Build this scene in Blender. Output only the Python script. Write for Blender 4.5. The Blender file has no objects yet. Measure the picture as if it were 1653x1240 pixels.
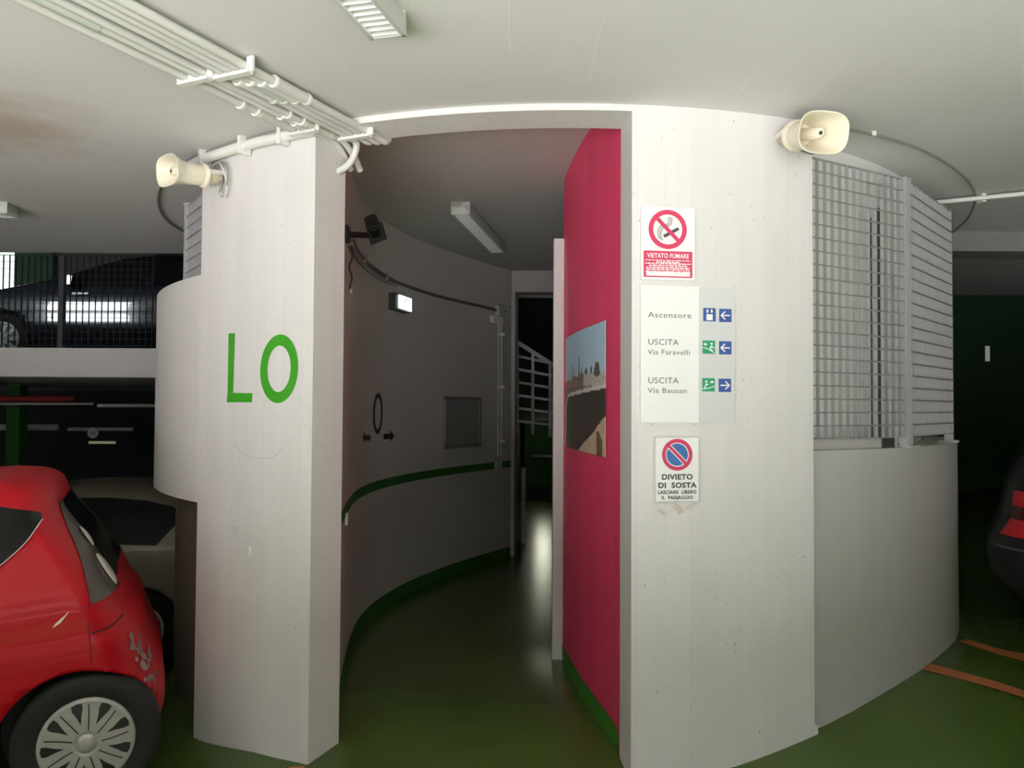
import bpy, bmesh, math, random
from mathutils import Vector, Matrix
random.seed(7)
SC = bpy.context.scene
COL = SC.collection
PI = math.pi
def R(a): return math.radians(a)

# ------------------------------------------------------------------ camera
F = 1290.0                       # focal length in pixels of the 1653 x 1240 frame
PITCH, ROLL, CAMZ = R(1.55), 0.006, 1.6
cam_d = bpy.data.cameras.new('camera')
cam_d.sensor_width = 36.0
cam_d.lens = F / 1653.0 * 36.0
cam_d.clip_start = 0.02
cam = bpy.data.objects.new('camera', cam_d)
COL.objects.link(cam)
fw = Vector((0, math.cos(PITCH), math.sin(PITCH)))
up0 = Vector((0, -math.sin(PITCH), math.cos(PITCH)))
rt0 = Vector((1, 0, 0))
rt = rt0 * math.cos(ROLL) + up0 * math.sin(ROLL)
up = up0 * math.cos(ROLL) - rt0 * math.sin(ROLL)
cam.matrix_world = Matrix(((rt.x, up.x, -fw.x, 0), (rt.y, up.y, -fw.y, 0), (rt.z, up.z, -fw.z, CAMZ), (0, 0, 0, 1)))
SC.camera = cam

# ------------------------------------------------------------------ world, daylight, exposure
SC.view_settings.view_transform = 'Standard'
SC.view_settings.look = 'None'
SC.view_settings.gamma = 1.0
SC.view_settings.use_curve_mapping = False
SC.view_settings.exposure = 0.42
wd = bpy.data.worlds.new('world'); SC.world = wd; wd.use_nodes = True
wd.node_tree.nodes['Background'].inputs[0].default_value = (0.82, 0.90, 1.0, 1)
wd.node_tree.nodes['Background'].inputs[1].default_value = 0.03

def area(name, loc, target, sx, sy, power, color=(1, 1, 1), spread=180):
    l = bpy.data.lights.new(name, 'AREA'); l.shape = 'RECTANGLE'; l.size = sx; l.size_y = sy
    l.energy = power; l.color = color; l.spread = R(spread)
    o = bpy.data.objects.new(name, l); COL.objects.link(o)
    o.location = loc
    o.rotation_euler = (Vector(target) - Vector(loc)).to_track_quat('-Z', 'Y').to_euler()
    return o
# sun on the added pale slab outside the entrance behind the photographer, its glow comes up off the ground
sun_d = bpy.data.lights.new('sun', 'SUN'); sun_d.energy = 70; sun_d.angle = R(.53); sun_d.color = (1.0, 0.94, 0.965)
sun = bpy.data.objects.new('sun', sun_d); COL.objects.link(sun)
sun.rotation_euler = Vector((0.25, 0.42, -1.0)).to_track_quat('-Z', 'Y').to_euler()
# sky seen through the same entrance
area('daylight_entrance', (1.6, -3.2, 2.1), (0.3, 3.5, 2.3), 4.0, 1.2, 42, (1.0, 0.99, 0.97))
# ------------------------------------------------------------------ measuring helpers
CX, CY, RO, RI = 0.289, 6.098, 2.75, 2.53         # the round core: centre, outer and inner radius
ZC, ZCI = 2.88, 3.05                              # garage ceiling, ceiling inside the core
def ray(px, py):
    u = (px - 826.5) / F; v = (620 - py) / F
    d = fw + rt * u + up * v
    return d / d.y
def at(px, py, Y): return ray(px, py) * Y + Vector((0, 0, CAMZ))
def at_z(px, py, z):
    d = ray(px, py); return d * ((z - CAMZ) / d.z) + Vector((0, 0, CAMZ))
def on_core(px, py, r=RO):
    d = ray(px, py); a = d.x ** 2 + 1; b = -2 * (d.x * CX + CY); c = CX * CX + CY * CY - r * r
    t = (-b - math.sqrt(max(b * b - 4 * a * c, 0))) / (2 * a)
    return d * t + Vector((0, 0, CAMZ))
def pol(a, r, z=0.0):
    a = R(a); return Vector((CX + r * math.sin(a), CY - r * math.cos(a), z))
def ang(p): return math.degrees(math.atan2(p.x - CX, CY - p.y))
def ss(t): t = max(0.0, min(1.0, t)); return t * t * (3 - 2 * t)
def interp(t, xs, ys):
    if t <= xs[0]: return ys[0]
    for i in range(1, len(xs)):
        if t <= xs[i]:
            k = (t - xs[i-1]) / (xs[i] - xs[i-1]); return ys[i-1] + k * (ys[i] - ys[i-1])
    return ys[-1]
def smooth_path(pts, n=8):
    P = [Vector(p) for p in pts]; out = []
    for i in range(len(P) - 1):
        p0 = P[max(i-1, 0)]; p1 = P[i]; p2 = P[i+1]; p3 = P[min(i+2, len(P)-1)]
        for k in range(n):
            t = k / n
            out.append(0.5 * ((2*p1) + (p2-p0)*t + (2*p0-5*p1+4*p2-p3)*t*t + (3*p1-p0-3*p2+p3)*t**3))
    out.append(P[-1]); return out
FX = [-3.0, -1.6, -1.23, -0.96, -0.3, 0.6, 0.94, 1.14, 1.38, 1.66, 1.87, 2.14, 2.31, 2.66, 4.0]
FR = [0, .024, -.023, -.023, .0, .05, .055, .035, .01, -.02, -.035, -.031, -.019, .043, .0]
def floor_z(x, y):
    z = -.12 + .0917 * x + .047 * max(-2, min(6, y))
    z -= interp(x, FX, FR) * ss((y - 2.2) / 1.0)
    z = max(-.6, min(.7, z))
    r = math.hypot(x - CX, y - CY)
    if r < 2.64: z *= 1 - ss((y - 3.6) / 1.8)
    elif y > 7.5 and abs(x) < 1.9: z = 0.0
    z -= 0.5 * ss((-1.75 - x) / 0.9) * ss((y - 4.5) / 1.4)
    return z

# ------------------------------------------------------------------ materials
MATS = {}
def mat(name, col, rough=0.6, metal=0.0, spec=0.5, emit=None, estr=0.0, coat=0.0, noise=0.0, nscale=6.0, bump=0.0, alpha=1.0, trans=0.0):
    if name in MATS: return MATS[name]
    m = bpy.data.materials.new(name); m.use_nodes = True
    nt = m.node_tree; b = nt.nodes['Principled BSDF']
    b.inputs['Base Color'].default_value = (*col, 1); b.inputs['Roughness'].default_value = rough
    b.inputs['Metallic'].default_value = metal; b.inputs['Specular IOR Level'].default_value = spec
    b.inputs['Coat Weight'].default_value = coat; b.inputs['Coat Roughness'].default_value = 0.03
    b.inputs['Transmission Weight'].default_value = trans
    if emit: b.inputs['Emission Color'].default_value = (*emit, 1); b.inputs['Emission Strength'].default_value = estr
    if noise or bump:
        tc = nt.nodes.new('ShaderNodeTexCoord'); n = nt.nodes.new('ShaderNodeTexNoise')
        n.inputs['Scale'].default_value = nscale; n.inputs['Detail'].default_value = 6
        nt.links.new(tc.outputs['Object'], n.inputs['Vector'])
        if noise:
            mx = nt.nodes.new('ShaderNodeMix'); mx.data_type = 'RGBA'
            lo = tuple(c * (1 - noise) for c in col); hi = tuple(min(1, c * (1 + noise * .5)) for c in col)
            mx.inputs[6].default_value = (*lo, 1); mx.inputs[7].default_value = (*hi, 1)
            nt.links.new(n.outputs['Fac'], mx.inputs[0]); nt.links.new(mx.outputs[2], b.inputs['Base Color'])
        if bump:
            bp = nt.nodes.new('ShaderNodeBump'); bp.inputs['Strength'].default_value = bump; bp.inputs['Distance'].default_value = 0.01
            nt.links.new(n.outputs['Fac'], bp.inputs['Height']); nt.links.new(bp.outputs['Normal'], b.inputs['Normal'])
    MATS[name] = m; return m

def concrete(name, col, seam=0.118, seam_dark=0.93, pocks=True, rough=0.75):
    """painted board-marked concrete: uv in metres, vertical seams, streaks and pock marks"""
    m = bpy.data.materials.new(name); m.use_nodes = True; nt = m.node_tree; L = nt.links.new
    b = nt.nodes['Principled BSDF']; b.inputs['Roughness'].default_value = rough; b.inputs['Specular IOR Level'].default_value = 0.25
    tc = nt.nodes.new('ShaderNodeTexCoord'); sep = nt.nodes.new('ShaderNodeSeparateXYZ'); L(tc.outputs['UV'], sep.inputs[0])
    def math_(op, a, v=None, v2=None):
        n = nt.nodes.new('ShaderNodeMath'); n.operation = op
        if hasattr(a, 'is_linked') or hasattr(a, 'links'): L(a, n.inputs[0])
        else: n.inputs[0].default_value = a
        if v is not None:
            if hasattr(v, 'links'): L(v, n.inputs[1])
            else: n.inputs[1].default_value = v
        if v2 is not None: n.inputs[2].default_value = v2
        return n.outputs[0]
    fr = math_('FRACT', math_('DIVIDE', sep.outputs[0], seam))
    d = math_('ABSOLUTE', math_('SUBTRACT', fr, 0.5))
    line = math_('SMOOTH_MIN', 1.0, math_('MULTIPLY', d, 1.0), 0.0)
    gt = math_('GREATER_THAN', d, 0.488)                 # the seam itself
    cell = math_('FLOOR', math_('DIVIDE', sep.outputs[0], seam))
    wn = nt.nodes.new('ShaderNodeTexWhiteNoise'); wn.noise_dimensions = '1D'; L(cell, wn.inputs['W'])
    mp = nt.nodes.new('ShaderNodeMapping'); mp.inputs['Scale'].default_value = (9, 1.2, 1); L(tc.outputs['UV'], mp.inputs[0])
    n1 = nt.nodes.new('ShaderNodeTexNoise'); n1.inputs['Scale'].default_value = 1.6; n1.inputs['Detail'].default_value = 8; L(mp.outputs[0], n1.inputs['Vector'])
    n2 = nt.nodes.new('ShaderNodeTexNoise'); n2.inputs['Scale'].default_value = 2.2; n2.inputs['Detail'].default_value = 5; L(tc.outputs['UV'], n2.inputs['Vector'])
    n3 = nt.nodes.new('ShaderNodeTexNoise'); n3.inputs['Scale'].default_value = 75; n3.inputs['Detail'].default_value = 2
    mp3 = nt.nodes.new('ShaderNodeMapping'); mp3.inputs['Scale'].default_value = (1, .6, 1); L(tc.outputs['UV'], mp3.inputs[0]); L(mp3.outputs[0], n3.inputs['Vector'])
    pock = math_('MULTIPLY', math_('GREATER_THAN', n3.outputs['Fac'], 0.70), math_('GREATER_THAN', n1.outputs['Fac'], 0.52))
    val = math_('ADD', math_('MULTIPLY', n1.outputs['Fac'], 0.10), math_('MULTIPLY', n2.outputs['Fac'], 0.10))
    val = math_('ADD', val, math_('MULTIPLY', wn.outputs['Value'], 0.03))
    val = math_('ADD', val, 0.885)
    val = math_('SUBTRACT', val, math_('MULTIPLY', gt, 1 - seam_dark))
    if pocks: val = math_('SUBTRACT', val, math_('MULTIPLY', pock, 0.38))
    mul = nt.nodes.new('ShaderNodeVectorMath'); mul.operation = 'SCALE'; mul.inputs[0].default_value = col; L(val, mul.inputs['Scale'])
    L(mul.outputs[0], b.inputs['Base Color'])
    bp = nt.nodes.new('ShaderNodeBump'); bp.inputs['Strength'].default_value = 0.35; bp.inputs['Distance'].default_value = 0.004
    h = math_('SUBTRACT', math_('ADD', math_('MULTIPLY', n2.outputs['Fac'], .8), math_('MULTIPLY', wn.outputs['Value'], .5)), math_('MULTIPLY', gt, 0.6))
    if pocks: h = math_('SUBTRACT', h, pock)
    L(h, bp.inputs['Height']); L(bp.outputs['Normal'], b.inputs['Normal'])
    MATS[name] = m; return m

M_WALL = concrete('painted_concrete', (0.725, 0.71, 0.70))
M_LOW = concrete('grey_painted_concrete', (0.50, 0.492, 0.475), seam=50.0, pocks=False)
M_PASS = concrete('passage_plaster', (0.58, 0.55, 0.53), seam=50.0, pocks=False, rough=.55)
M_RED = concrete('pink_red_paint', (0.92, 0.075, 0.185), seam=50.0, pocks=False, rough=.5)
M_WHITE = mat('white_paint', (0.80, 0.79, 0.77), .6)
M_GREENP = mat('green_wall_paint', (0.035, 0.16, 0.022), .55, noise=.25, nscale=9)
M_LETTER = mat('bright_green_letter_paint', (0.055, 0.40, 0.02), .55, noise=.22, nscale=14)
M_DARKP = mat('dark_stencil_paint', (0.035, 0.03, 0.022), .6)
M_PIPE = mat('grey_plastic_pipe', (0.66, 0.655, 0.63), .4)
M_PIPEW = mat('white_plastic', (0.82, 0.81, 0.78), .4)
M_PIPEG = mat('greenish_grey_plastic', (0.52, 0.57, 0.52), .45)
M_CABLE = mat('grey_cable', (0.28, 0.27, 0.25), .55)
M_STEEL = mat('galvanised_steel', (0.46, 0.465, 0.47), .42, .35, noise=.12, nscale=20)
M_ROD = mat('grating_rod_steel', (0.33, 0.33, 0.325), .5, .3)
M_POST = mat('grey_painted_steel', (0.52, 0.525, 0.525), .5, .1)
M_DSTEEL = mat('dark_steel', (0.07, 0.075, 0.08), .5, .3)
M_HORN = mat('cream_horn_plastic', (0.83, 0.775, 0.63), .32)
M_HORN2 = mat('beige_horn_back', (0.60, 0.54, 0.40), .4)
M_BLACK = mat('black_plastic', (0.018, 0.018, 0.018), .4)
M_LAMPB = mat('lamp_housing', (0.62, 0.65, 0.62), .35, .2)
M_LOUV = mat('louvre_metal', (0.85, 0.86, 0.87), .3, .25)
M_SIGNW = mat('sign_white', (0.94, 0.94, 0.935), .3)
M_SIGNG = mat('sign_grey', (0.66, 0.67, 0.68), .3)
M_SIGNR = mat('sign_red', (0.66, 0.045, 0.13), .3)
M_SIGNB = mat('sign_blue', (0.055, 0.11, 0.36), .3)
M_SIGNBL = mat('sign_road_blue', (0.05, 0.17, 0.46), .3)
M_SIGNGR = mat('sign_green', (0.03, 0.34, 0.16), .3)
M_INK = mat('grey_ink', (0.13, 0.13, 0.13), .5)
M_INKD = mat('dark_ink', (0.07, 0.07, 0.07), .5)
M_REDCAR = mat('red_car_paint', (0.46, 0.003, 0.012), .42, 0, .25, coat=.08)
M_GLASSD = mat('dark_car_glass', (0.010, 0.011, 0.011), .1, 0, .2)
M_SMOKE = mat('smoked_lamp_panel', (0.075, 0.062, 0.052), .25, 0, .5)
M_LENS = mat('clear_ribbed_lens', (0.62, 0.56, 0.50), .2, 0, .6, noise=.35, nscale=60, bump=.5)
M_TYRE = mat('tyre_rubber', (0.014, 0.013, 0.012), .75, noise=.2, nscale=30)
M_HUB = mat('silver_hubcap', (0.44, 0.43, 0.40), .4, .25, noise=.2, nscale=18)
M_SCUFF = mat('scuffed_grey', (0.30, 0.22, 0.21), .8, noise=.6, nscale=40)
M_SILVER = mat('beige_silver_car_paint', (0.20, 0.175, 0.13), .4, .2, coat=.2)
M_BLUECAR = mat('black_blue_car_paint', (0.010, 0.013, 0.022), .12, 0, .6, coat=1.0)
M_GREYCAR = mat('dark_grey_car_paint', (0.012, 0.012, 0.013), .35, .0, .3, coat=.1)
M_TAIL = mat('red_tail_lamp', (0.50, 0.01, 0.02), .2, 0, .5)
M_ORANGE = mat('orange_line_paint', (0.50, 0.16, 0.05), .7, noise=.5, nscale=12)
M_PINK = mat('pale_glint_scratch', (0.75, 0.55, 0.55), .25, .3)
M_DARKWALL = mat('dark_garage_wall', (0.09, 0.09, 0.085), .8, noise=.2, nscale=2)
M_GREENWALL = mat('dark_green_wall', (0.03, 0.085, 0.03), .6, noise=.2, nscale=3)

def floor_material():
    m = bpy.data.materials.new('green_epoxy_floor'); m.use_nodes = True; nt = m.node_tree; L = nt.links.new
    b = nt.nodes['Principled BSDF']; b.inputs['Roughness'].default_value = .24; b.inputs['Specular IOR Level'].default_value = .35
    tc = nt.nodes.new('ShaderNodeTexCoord')
    n = nt.nodes.new('ShaderNodeTexNoise'); n.inputs['Scale'].default_value = 1.3; n.inputs['Detail'].default_value = 8; L(tc.outputs['Object'], n.inputs['Vector'])
    r = nt.nodes.new('ShaderNodeValToRGB'); r.color_ramp.elements[0].position = .3; r.color_ramp.elements[1].position = .75
    r.color_ramp.elements[0].color = (.050, .088, .017, 1); r.color_ramp.elements[1].color = (.080, .132, .023, 1)
    L(n.outputs['Fac'], r.inputs[0]); L(r.outputs[0], b.inputs['Base Color'])
    n2 = nt.nodes.new('ShaderNodeTexNoise'); n2.inputs['Scale'].default_value = 30; L(tc.outputs['Object'], n2.inputs['Vector'])
    bp = nt.nodes.new('ShaderNodeBump'); bp.inputs['Strength'].default_value = .12; bp.inputs['Distance'].default_value = .005
    L(n2.outputs['Fac'], bp.inputs['Height']); L(bp.outputs['Normal'], b.inputs['Normal'])
    return m
M_FLOOR = floor_material()
def ceiling_material():
    m = bpy.data.materials.new('painted_ceiling'); m.use_nodes = True; nt = m.node_tree; L = nt.links.new
    b = nt.nodes['Principled BSDF']; b.inputs['Roughness'].default_value = .8; b.inputs['Specular IOR Level'].default_value = .2
    tc = nt.nodes.new('ShaderNodeTexCoord')
    n = nt.nodes.new('ShaderNodeTexNoise'); n.inputs['Scale'].default_value = 1.1; n.inputs['Detail'].default_value = 9; L(tc.outputs['Object'], n.inputs['Vector'])
    r = nt.nodes.new('ShaderNodeValToRGB'); r.color_ramp.elements[0].position = .25; r.color_ramp.elements[1].position = .8
    r.color_ramp.elements[0].color = (.68, .665, .66, 1); r.color_ramp.elements[1].color = (.76, .748, .742, 1)
    L(n.outputs['Fac'], r.inputs[0])
    # brown damp stain on the left of the slab
    vd = nt.nodes.new('ShaderNodeVectorMath'); vd.operation = 'DISTANCE'; vd.inputs[1].default_value = (-2.42, 3.62, 2.88); L(tc.outputs['Object'], vd.inputs[0])
    n4 = nt.nodes.new('ShaderNodeTexNoise'); n4.inputs['Scale'].default_value = 4; n4.inputs['Detail'].default_value = 5; L(tc.outputs['Object'], n4.inputs['Vector'])
    ad = nt.nodes.new('ShaderNodeMath'); ad.operation = 'MULTIPLY_ADD'; ad.inputs[1].default_value = .9; L(n4.outputs['Fac'], ad.inputs[0]); L(vd.outputs['Value'], ad.inputs[2])
    mr = nt.nodes.new('ShaderNodeMapRange'); mr.inputs[1].default_value = .55; mr.inputs[2].default_value = 1.05; mr.inputs[3].default_value = .55; mr.inputs[4].default_value = 0; L(ad.outputs[0], mr.inputs[0])
    mx = nt.nodes.new('ShaderNodeMix'); mx.data_type = 'RGBA'; mx.inputs[7].default_value = (.42, .30, .17, 1)
    L(mr.outputs[0], mx.inputs[0]); L(r.outputs[0], mx.inputs[6]); L(mx.outputs[2], b.inputs['Base Color'])
    # board marks that run towards the back
    sp_ = nt.nodes.new('ShaderNodeSeparateXYZ'); L(tc.outputs['Object'], sp_.inputs[0])
    def M2(op, a_, b_):
        n_ = nt.nodes.new('ShaderNodeMath'); n_.operation = op
        for i_, v_ in enumerate((a_, b_)):
            if hasattr(v_, 'links'): L(v_, n_.inputs[i_])
            else: n_.inputs[i_].default_value = v_
        return n_.outputs[0]
    nb_ = nt.nodes.new('ShaderNodeTexNoise'); nb_.inputs['Scale'].default_value = 1.7; nb_.inputs['Detail'].default_value = 4; L(tc.outputs['Object'], nb_.inputs['Vector'])
    fr_ = M2('FRACT', M2('DIVIDE', M2('ADD', sp_.outputs[0], M2('MULTIPLY', nb_.outputs['Fac'], .03)), .31), 0)
    sm_ = M2('MULTIPLY', M2('LESS_THAN', fr_, .018), M2('GREATER_THAN', M2('ADD', nb_.outputs['Fac'], M2('MULTIPLY', sp_.outputs[0], .06)), .56))
    class gt: outputs = [sm_]
    mz = nt.nodes.new('ShaderNodeMix'); mz.data_type = 'RGBA'; mz.inputs[7].default_value = (.80, .79, .78, 1)
    L(M2('MULTIPLY', sm_, .6), mz.inputs[0]); L(mx.outputs[2], mz.inputs[6]); L(mz.outputs[2], b.inputs['Base Color'])
    n2 = nt.nodes.new('ShaderNodeTexNoise'); n2.inputs['Scale'].default_value = 5; n2.inputs['Detail'].default_value = 6; L(tc.outputs['Object'], n2.inputs['Vector'])
    mm = nt.nodes.new('ShaderNodeMath'); mm.operation = 'MULTIPLY_ADD'; mm.inputs[1].default_value = .5; L(gt.outputs[0], mm.inputs[0]); L(n2.outputs['Fac'], mm.inputs[2])
    bp = nt.nodes.new('ShaderNodeBump'); bp.inputs['Strength'].default_value = .3; bp.inputs['Distance'].default_value = .006
    L(mm.outputs[0], bp.inputs['Height']); L(bp.outputs['Normal'], b.inputs['Normal'])
    return m
M_CEIL = ceiling_material()

# ------------------------------------------------------------------ object helpers
def tag(o, label, cat, group=None, kind=None):
    o['label'] = label; o['category'] = cat
    if group: o['group'] = group
    if kind: o['kind'] = kind
    return o
def thing(name, label, cat, M=None, group=None):
    o = bpy.data.objects.new(name, None); o.empty_display_size = .1
    if M is not None: o.matrix_basis = M
    COL.objects.link(o); return tag(o, label, cat, group)
def T(v): return Matrix.Translation(Vector(v))
def frame(o, x, y):
    x = Vector(x).normalized(); y = Vector(y); z = x.cross(y).normalized(); y = z.cross(x)
    return Matrix(((x.x, y.x, z.x, o[0]), (x.y, y.y, z.y, o[1]), (x.z, y.z, z.z, o[2]), (0, 0, 0, 1)))
def root_matrix(o):
    M = o.matrix_basis.copy()
    while o.parent: o = o.parent; M = o.matrix_basis @ M
    return M

class MB:
    """collects shapes, builds ONE mesh object.  Coordinates are in the parent's space unless world=True"""
    def __init__(s): s.v = []; s.f = []; s.uv = {}; s.smooth = []
    def add(s, vs, fs, smooth=False, uv=None):
        b = len(s.v); s.v += [Vector(v) for v in vs]
        for i, f in enumerate(fs):
            if uv: s.uv[len(s.f)] = [uv[k] for k in f]
            s.f.append([b + k for k in f]); s.smooth.append(smooth)
        return s
    def box(s, c, d, M=None):
        vs = [Vector((c[0] + d[0] / 2 * i, c[1] + d[1] / 2 * j, c[2] + d[2] / 2 * k)) for i in (-1, 1) for j in (-1, 1) for k in (-1, 1)]
        if M: vs = [M @ v for v in vs]
        return s.add(vs, [(0, 1, 3, 2), (4, 6, 7, 5), (0, 4, 5, 1), (2, 3, 7, 6), (0, 2, 6, 4), (1, 5, 7, 3)])
    def beam(s, a, b, w, h, upv=(0, 0, 1)):
        a = Vector(a); b = Vector(b); d = (b - a); x = d.normalized(); u = Vector(upv)
        if abs(x.dot(u)) > .98: u = Vector((1, 0, 0))
        y = u.cross(x).normalized(); z = x.cross(y)
        M = Matrix(((x.x, y.x, z.x, a.x), (x.y, y.y, z.y, a.y), (x.z, y.z, z.z, a.z), (0, 0, 0, 1)))
        return s.box((d.length / 2, 0, 0), (d.length, w, h), M)
    def tube(s, pts, r, n=10, caps=True, radii=None):
        P = [Vector(p) for p in pts]; rings = []; prev = None
        for i, p in enumerate(P):
            t = (P[min(i+1, len(P)-1)] - P[max(i-1, 0)]).normalized()
            if prev is None: u = Vector((0, 0, 1)) if abs(t.z) < .9 else Vector((1, 0, 0))
            else: u = prev
            u = (u - t * u.dot(t)).normalized(); w = t.cross(u); prev = u
            rr = radii[i] if radii else r
            rings.append([p + (u * math.cos(2*PI*k/n) + w * math.sin(2*PI*k/n)) * rr for k in range(n)])
        vs = [v for g in rings for v in g]; fs = []
        for i in range(len(P) - 1):
            for k in range(n): fs.append((i*n+k, i*n+(k+1) % n, (i+1)*n+(k+1) % n, (i+1)*n+k))
        s.add(vs, fs, True)
        if caps: s.add(rings[0], [tuple(range(n))[::-1]]); s.add(rings[-1], [tuple(range(n))])
        return s
    def loft(s, rings, cap0=True, cap1=True, smooth=True):
        n = len(rings[0]); vs = [v for g in rings for v in g]; fs = []
        for i in range(len(rings) - 1):
            for k in range(n): fs.append((i*n+k, i*n+(k+1) % n, (i+1)*n+(k+1) % n, (i+1)*n+k))
        s.add(vs, fs, smooth)
        if cap0: s.add(rings[0], [tuple(range(n))[::-1]])
        if cap1: s.add(rings[-1], [tuple(range(n))])
        return s
    def lathe(s, prof, axis=(0, 0, 1), o=(0, 0, 0), n=32):
        ax = Vector(axis).normalized(); u = Vector((0, 0, 1)) if abs(ax.z) < .9 else Vector((1, 0, 0))
        u = (u - ax * u.dot(ax)).normalized(); w = ax.cross(u); o = Vector(o)
        return s.loft([[o + ax * h + (u * math.cos(2*PI*k/n) + w * math.sin(2*PI*k/n)) * max(r, 1e-4) for k in range(n)] for r, h in prof], True, True)
    def prism(s, poly, h0, h1, M=None):
        n = len(poly); vs = [Vector((p[0], p[1], h)) for h in (h0, h1) for p in poly]
        if M: vs = [M @ v for v in vs]
        return s.add(vs, [tuple(range(n))[::-1], tuple(range(n, 2*n))] + [(i, (i+1) % n, n+(i+1) % n, n+i) for i in range(n)])
    def build(s, name, m, parent=None, world=False, kind=None, bevel=0, label=None, origin=None):
        me = bpy.data.meshes.new(name)
        vs = s.v
        o = bpy.data.objects.new(name, me)
        if parent is not None and world:
            inv = root_matrix(parent).inverted(); vs = [inv @ v for v in vs]
        elif parent is None:
            lo = Vector((min(v.x for v in vs), min(v.y for v in vs), min(v.z for v in vs))); hi = Vector((max(v.x for v in vs), max(v.y for v in vs), max(v.z for v in vs)))
            og = Vector(origin) if origin is not None else Vector(((lo.x+hi.x)/2, (lo.y+hi.y)/2, lo.z))
            vs = [v - og for v in vs]; o.location = og
        me.from_pydata([tuple(v) for v in vs], [], s.f)
        for i, p in enumerate(me.polygons): p.use_smooth = s.smooth[i]
        if s.uv:
            ul = me.uv_layers.new(name='UVMap')
            for i, p in enumerate(me.polygons):
                if i in s.uv:
                    for k, li in enumerate(p.loop_indices): ul.data[li].uv = s.uv[i][k]
        me.materials.append(m); COL.objects.link(o)
        if parent is not None: o.parent = parent
        if kind: o['kind'] = kind
        if label: o['label'] = label
        if bevel:
            b = o.modifiers.new('bevel', 'BEVEL'); b.width = bevel; b.segments = 2; b.limit_method = 'ANGLE'
        return o

def arc_wall(name, m, a0, a1, r0, r1, z0, z1, n=None, kind='structure', parent=None, bevel=0):
    n = n or max(4, int(abs(a1 - a0) / 1.5)); b = MB(); vs = []; uv = []
    A = [a0 + (a1 - a0) * i / n for i in range(n + 1)]
    f = lambda z, a, r: z(a, r) if callable(z) else z
    for sec in range(4):
        vs, uv, fs = [], [], []
        for a in A:
            q = {0: ((r1, z0), (r1, z1)), 1: ((r0, z1), (r0, z0)), 2: ((r1, z1), (r0, z1)), 3: ((r0, z0), (r1, z0))}[sec]
            for r, z in q:
                zz = f(z, a, r); vs.append(pol(a, r, zz)); uv.append((R(a) * r, zz + (r if sec > 1 else 0)))
        for i in range(n): fs.append((2*i, 2*i+2, 2*i+3, 2*i+1))
        b.add(vs, fs, sec < 2, uv)
    for a, fl in ((a0, 0), (a1, 1)):
        vs = [pol(a, r0, f(z0, a, r0)), pol(a, r1, f(z0, a, r1)), pol(a, r1, f(z1, a, r1)), pol(a, r0, f(z1, a, r0))]
        uv = [(r0, vs[0].z), (r1, vs[1].z), (r1, vs[2].z), (r0, vs[3].z)]
        b.add(vs, [(0, 1, 2, 3) if not fl else (3, 2, 1, 0)], False, uv)
    return b.build(name, m, parent, world=parent is not None, kind=kind, bevel=bevel)

def path_wall(name, m, pts, z0, z1, th, kind='structure', parent=None):
    """wall that follows a plan polyline; th is thickness to the right of the path"""
    P = [Vector((p[0], p[1], 0)) for p in pts]; N = []
    for i in range(len(P)):
        t = (P[min(i+1, len(P)-1)] - P[max(i-1, 0)]).normalized(); N.append(Vector((t.y, -t.x, 0)))
    Q = [p + n * th for p, n in zip(P, N)]; b = MB(); s = 0; S = []
    for i, p in enumerate(P):
        if i: s += (p - P[i-1]).length
        S.append(s)
    up_ = lambda p, z: Vector((p.x, p.y, z))
    for L_, flip in ((P, 1), (Q, 0)):
        vs, uv = [], []
        for i, p in enumerate(L_): vs += [up_(p, z0), up_(p, z1)]; uv += [(S[i], z0), (S[i], z1)]
        b.add(vs, [((2*i, 2*i+1, 2*i+3, 2*i+2) if flip == (th > 0) else (2*i, 2*i+2, 2*i+3, 2*i+1)) for i in range(len(P)-1)], True, uv)
    vs = []
    for p, q in zip(P, Q): vs += [up_(p, z1), up_(q, z1)]
    b.add(vs, [(2*i, 2*i+1, 2*i+3, 2*i+2) for i in range(len(P)-1)])
    for p, q in ((P[0], Q[0]), (P[-1], Q[-1])):
        b.add([up_(p, z0), up_(q, z0), up_(q, z1), up_(p, z1)], [(0, 1, 2, 3)])
    return b.build(name, m, parent, world=parent is not None, kind=kind)

class PathSurf:
    """finds points of a curved wall (plan polyline) under a pixel or at a distance"""
    def __init__(s, pts): s.P = [Vector((p[0], p[1], 0)) for p in pts]
    def hit(s, px, py, off=0.0):
        d = ray(px, py); k = d.x; best = None
        for i in range(len(s.P) - 1):
            a, b = s.P[i], s.P[i+1]
            fa, fb = a.x - k * a.y, b.x - k * b.y
            if fa * fb <= 0 and fa != fb:
                t = fa / (fa - fb); p = a + (b - a) * t; tn = (b - a).normalized()
                if best is None or p.y < best[0].y: best = (p, tn)
        if best is None:
            best = (min(s.P, key=lambda q: abs(q.x - k * q.y)), Vector((0, 1, 0)))
        p, tn = best; z = CAMZ + d.z * p.y
        return Vector((p.x + tn.y * off, p.y - tn.x * off, z)), tn

# ================================================================== SETTING
# floor: a ramp that climbs gently to the right round the core
b = MB(); vs = []; fs = []; NX, NY = 151, 160; x0, y0, st = -9.0, -5.2, .12
for j in range(NY):
    for i in range(NX):
        x = x0 + i * st; y = y0 + j * st; vs.append((x, y, floor_z(x, y)))
for j in range(NY - 1):
    for i in range(NX - 1): fs.append((j*NX+i, j*NX+i+1, (j+1)*NX+i+1, (j+1)*NX+i))
b.add(vs, fs, True); floor = b.build('floor', M_FLOOR, kind='structure', origin=(0, 0, 0))

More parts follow.
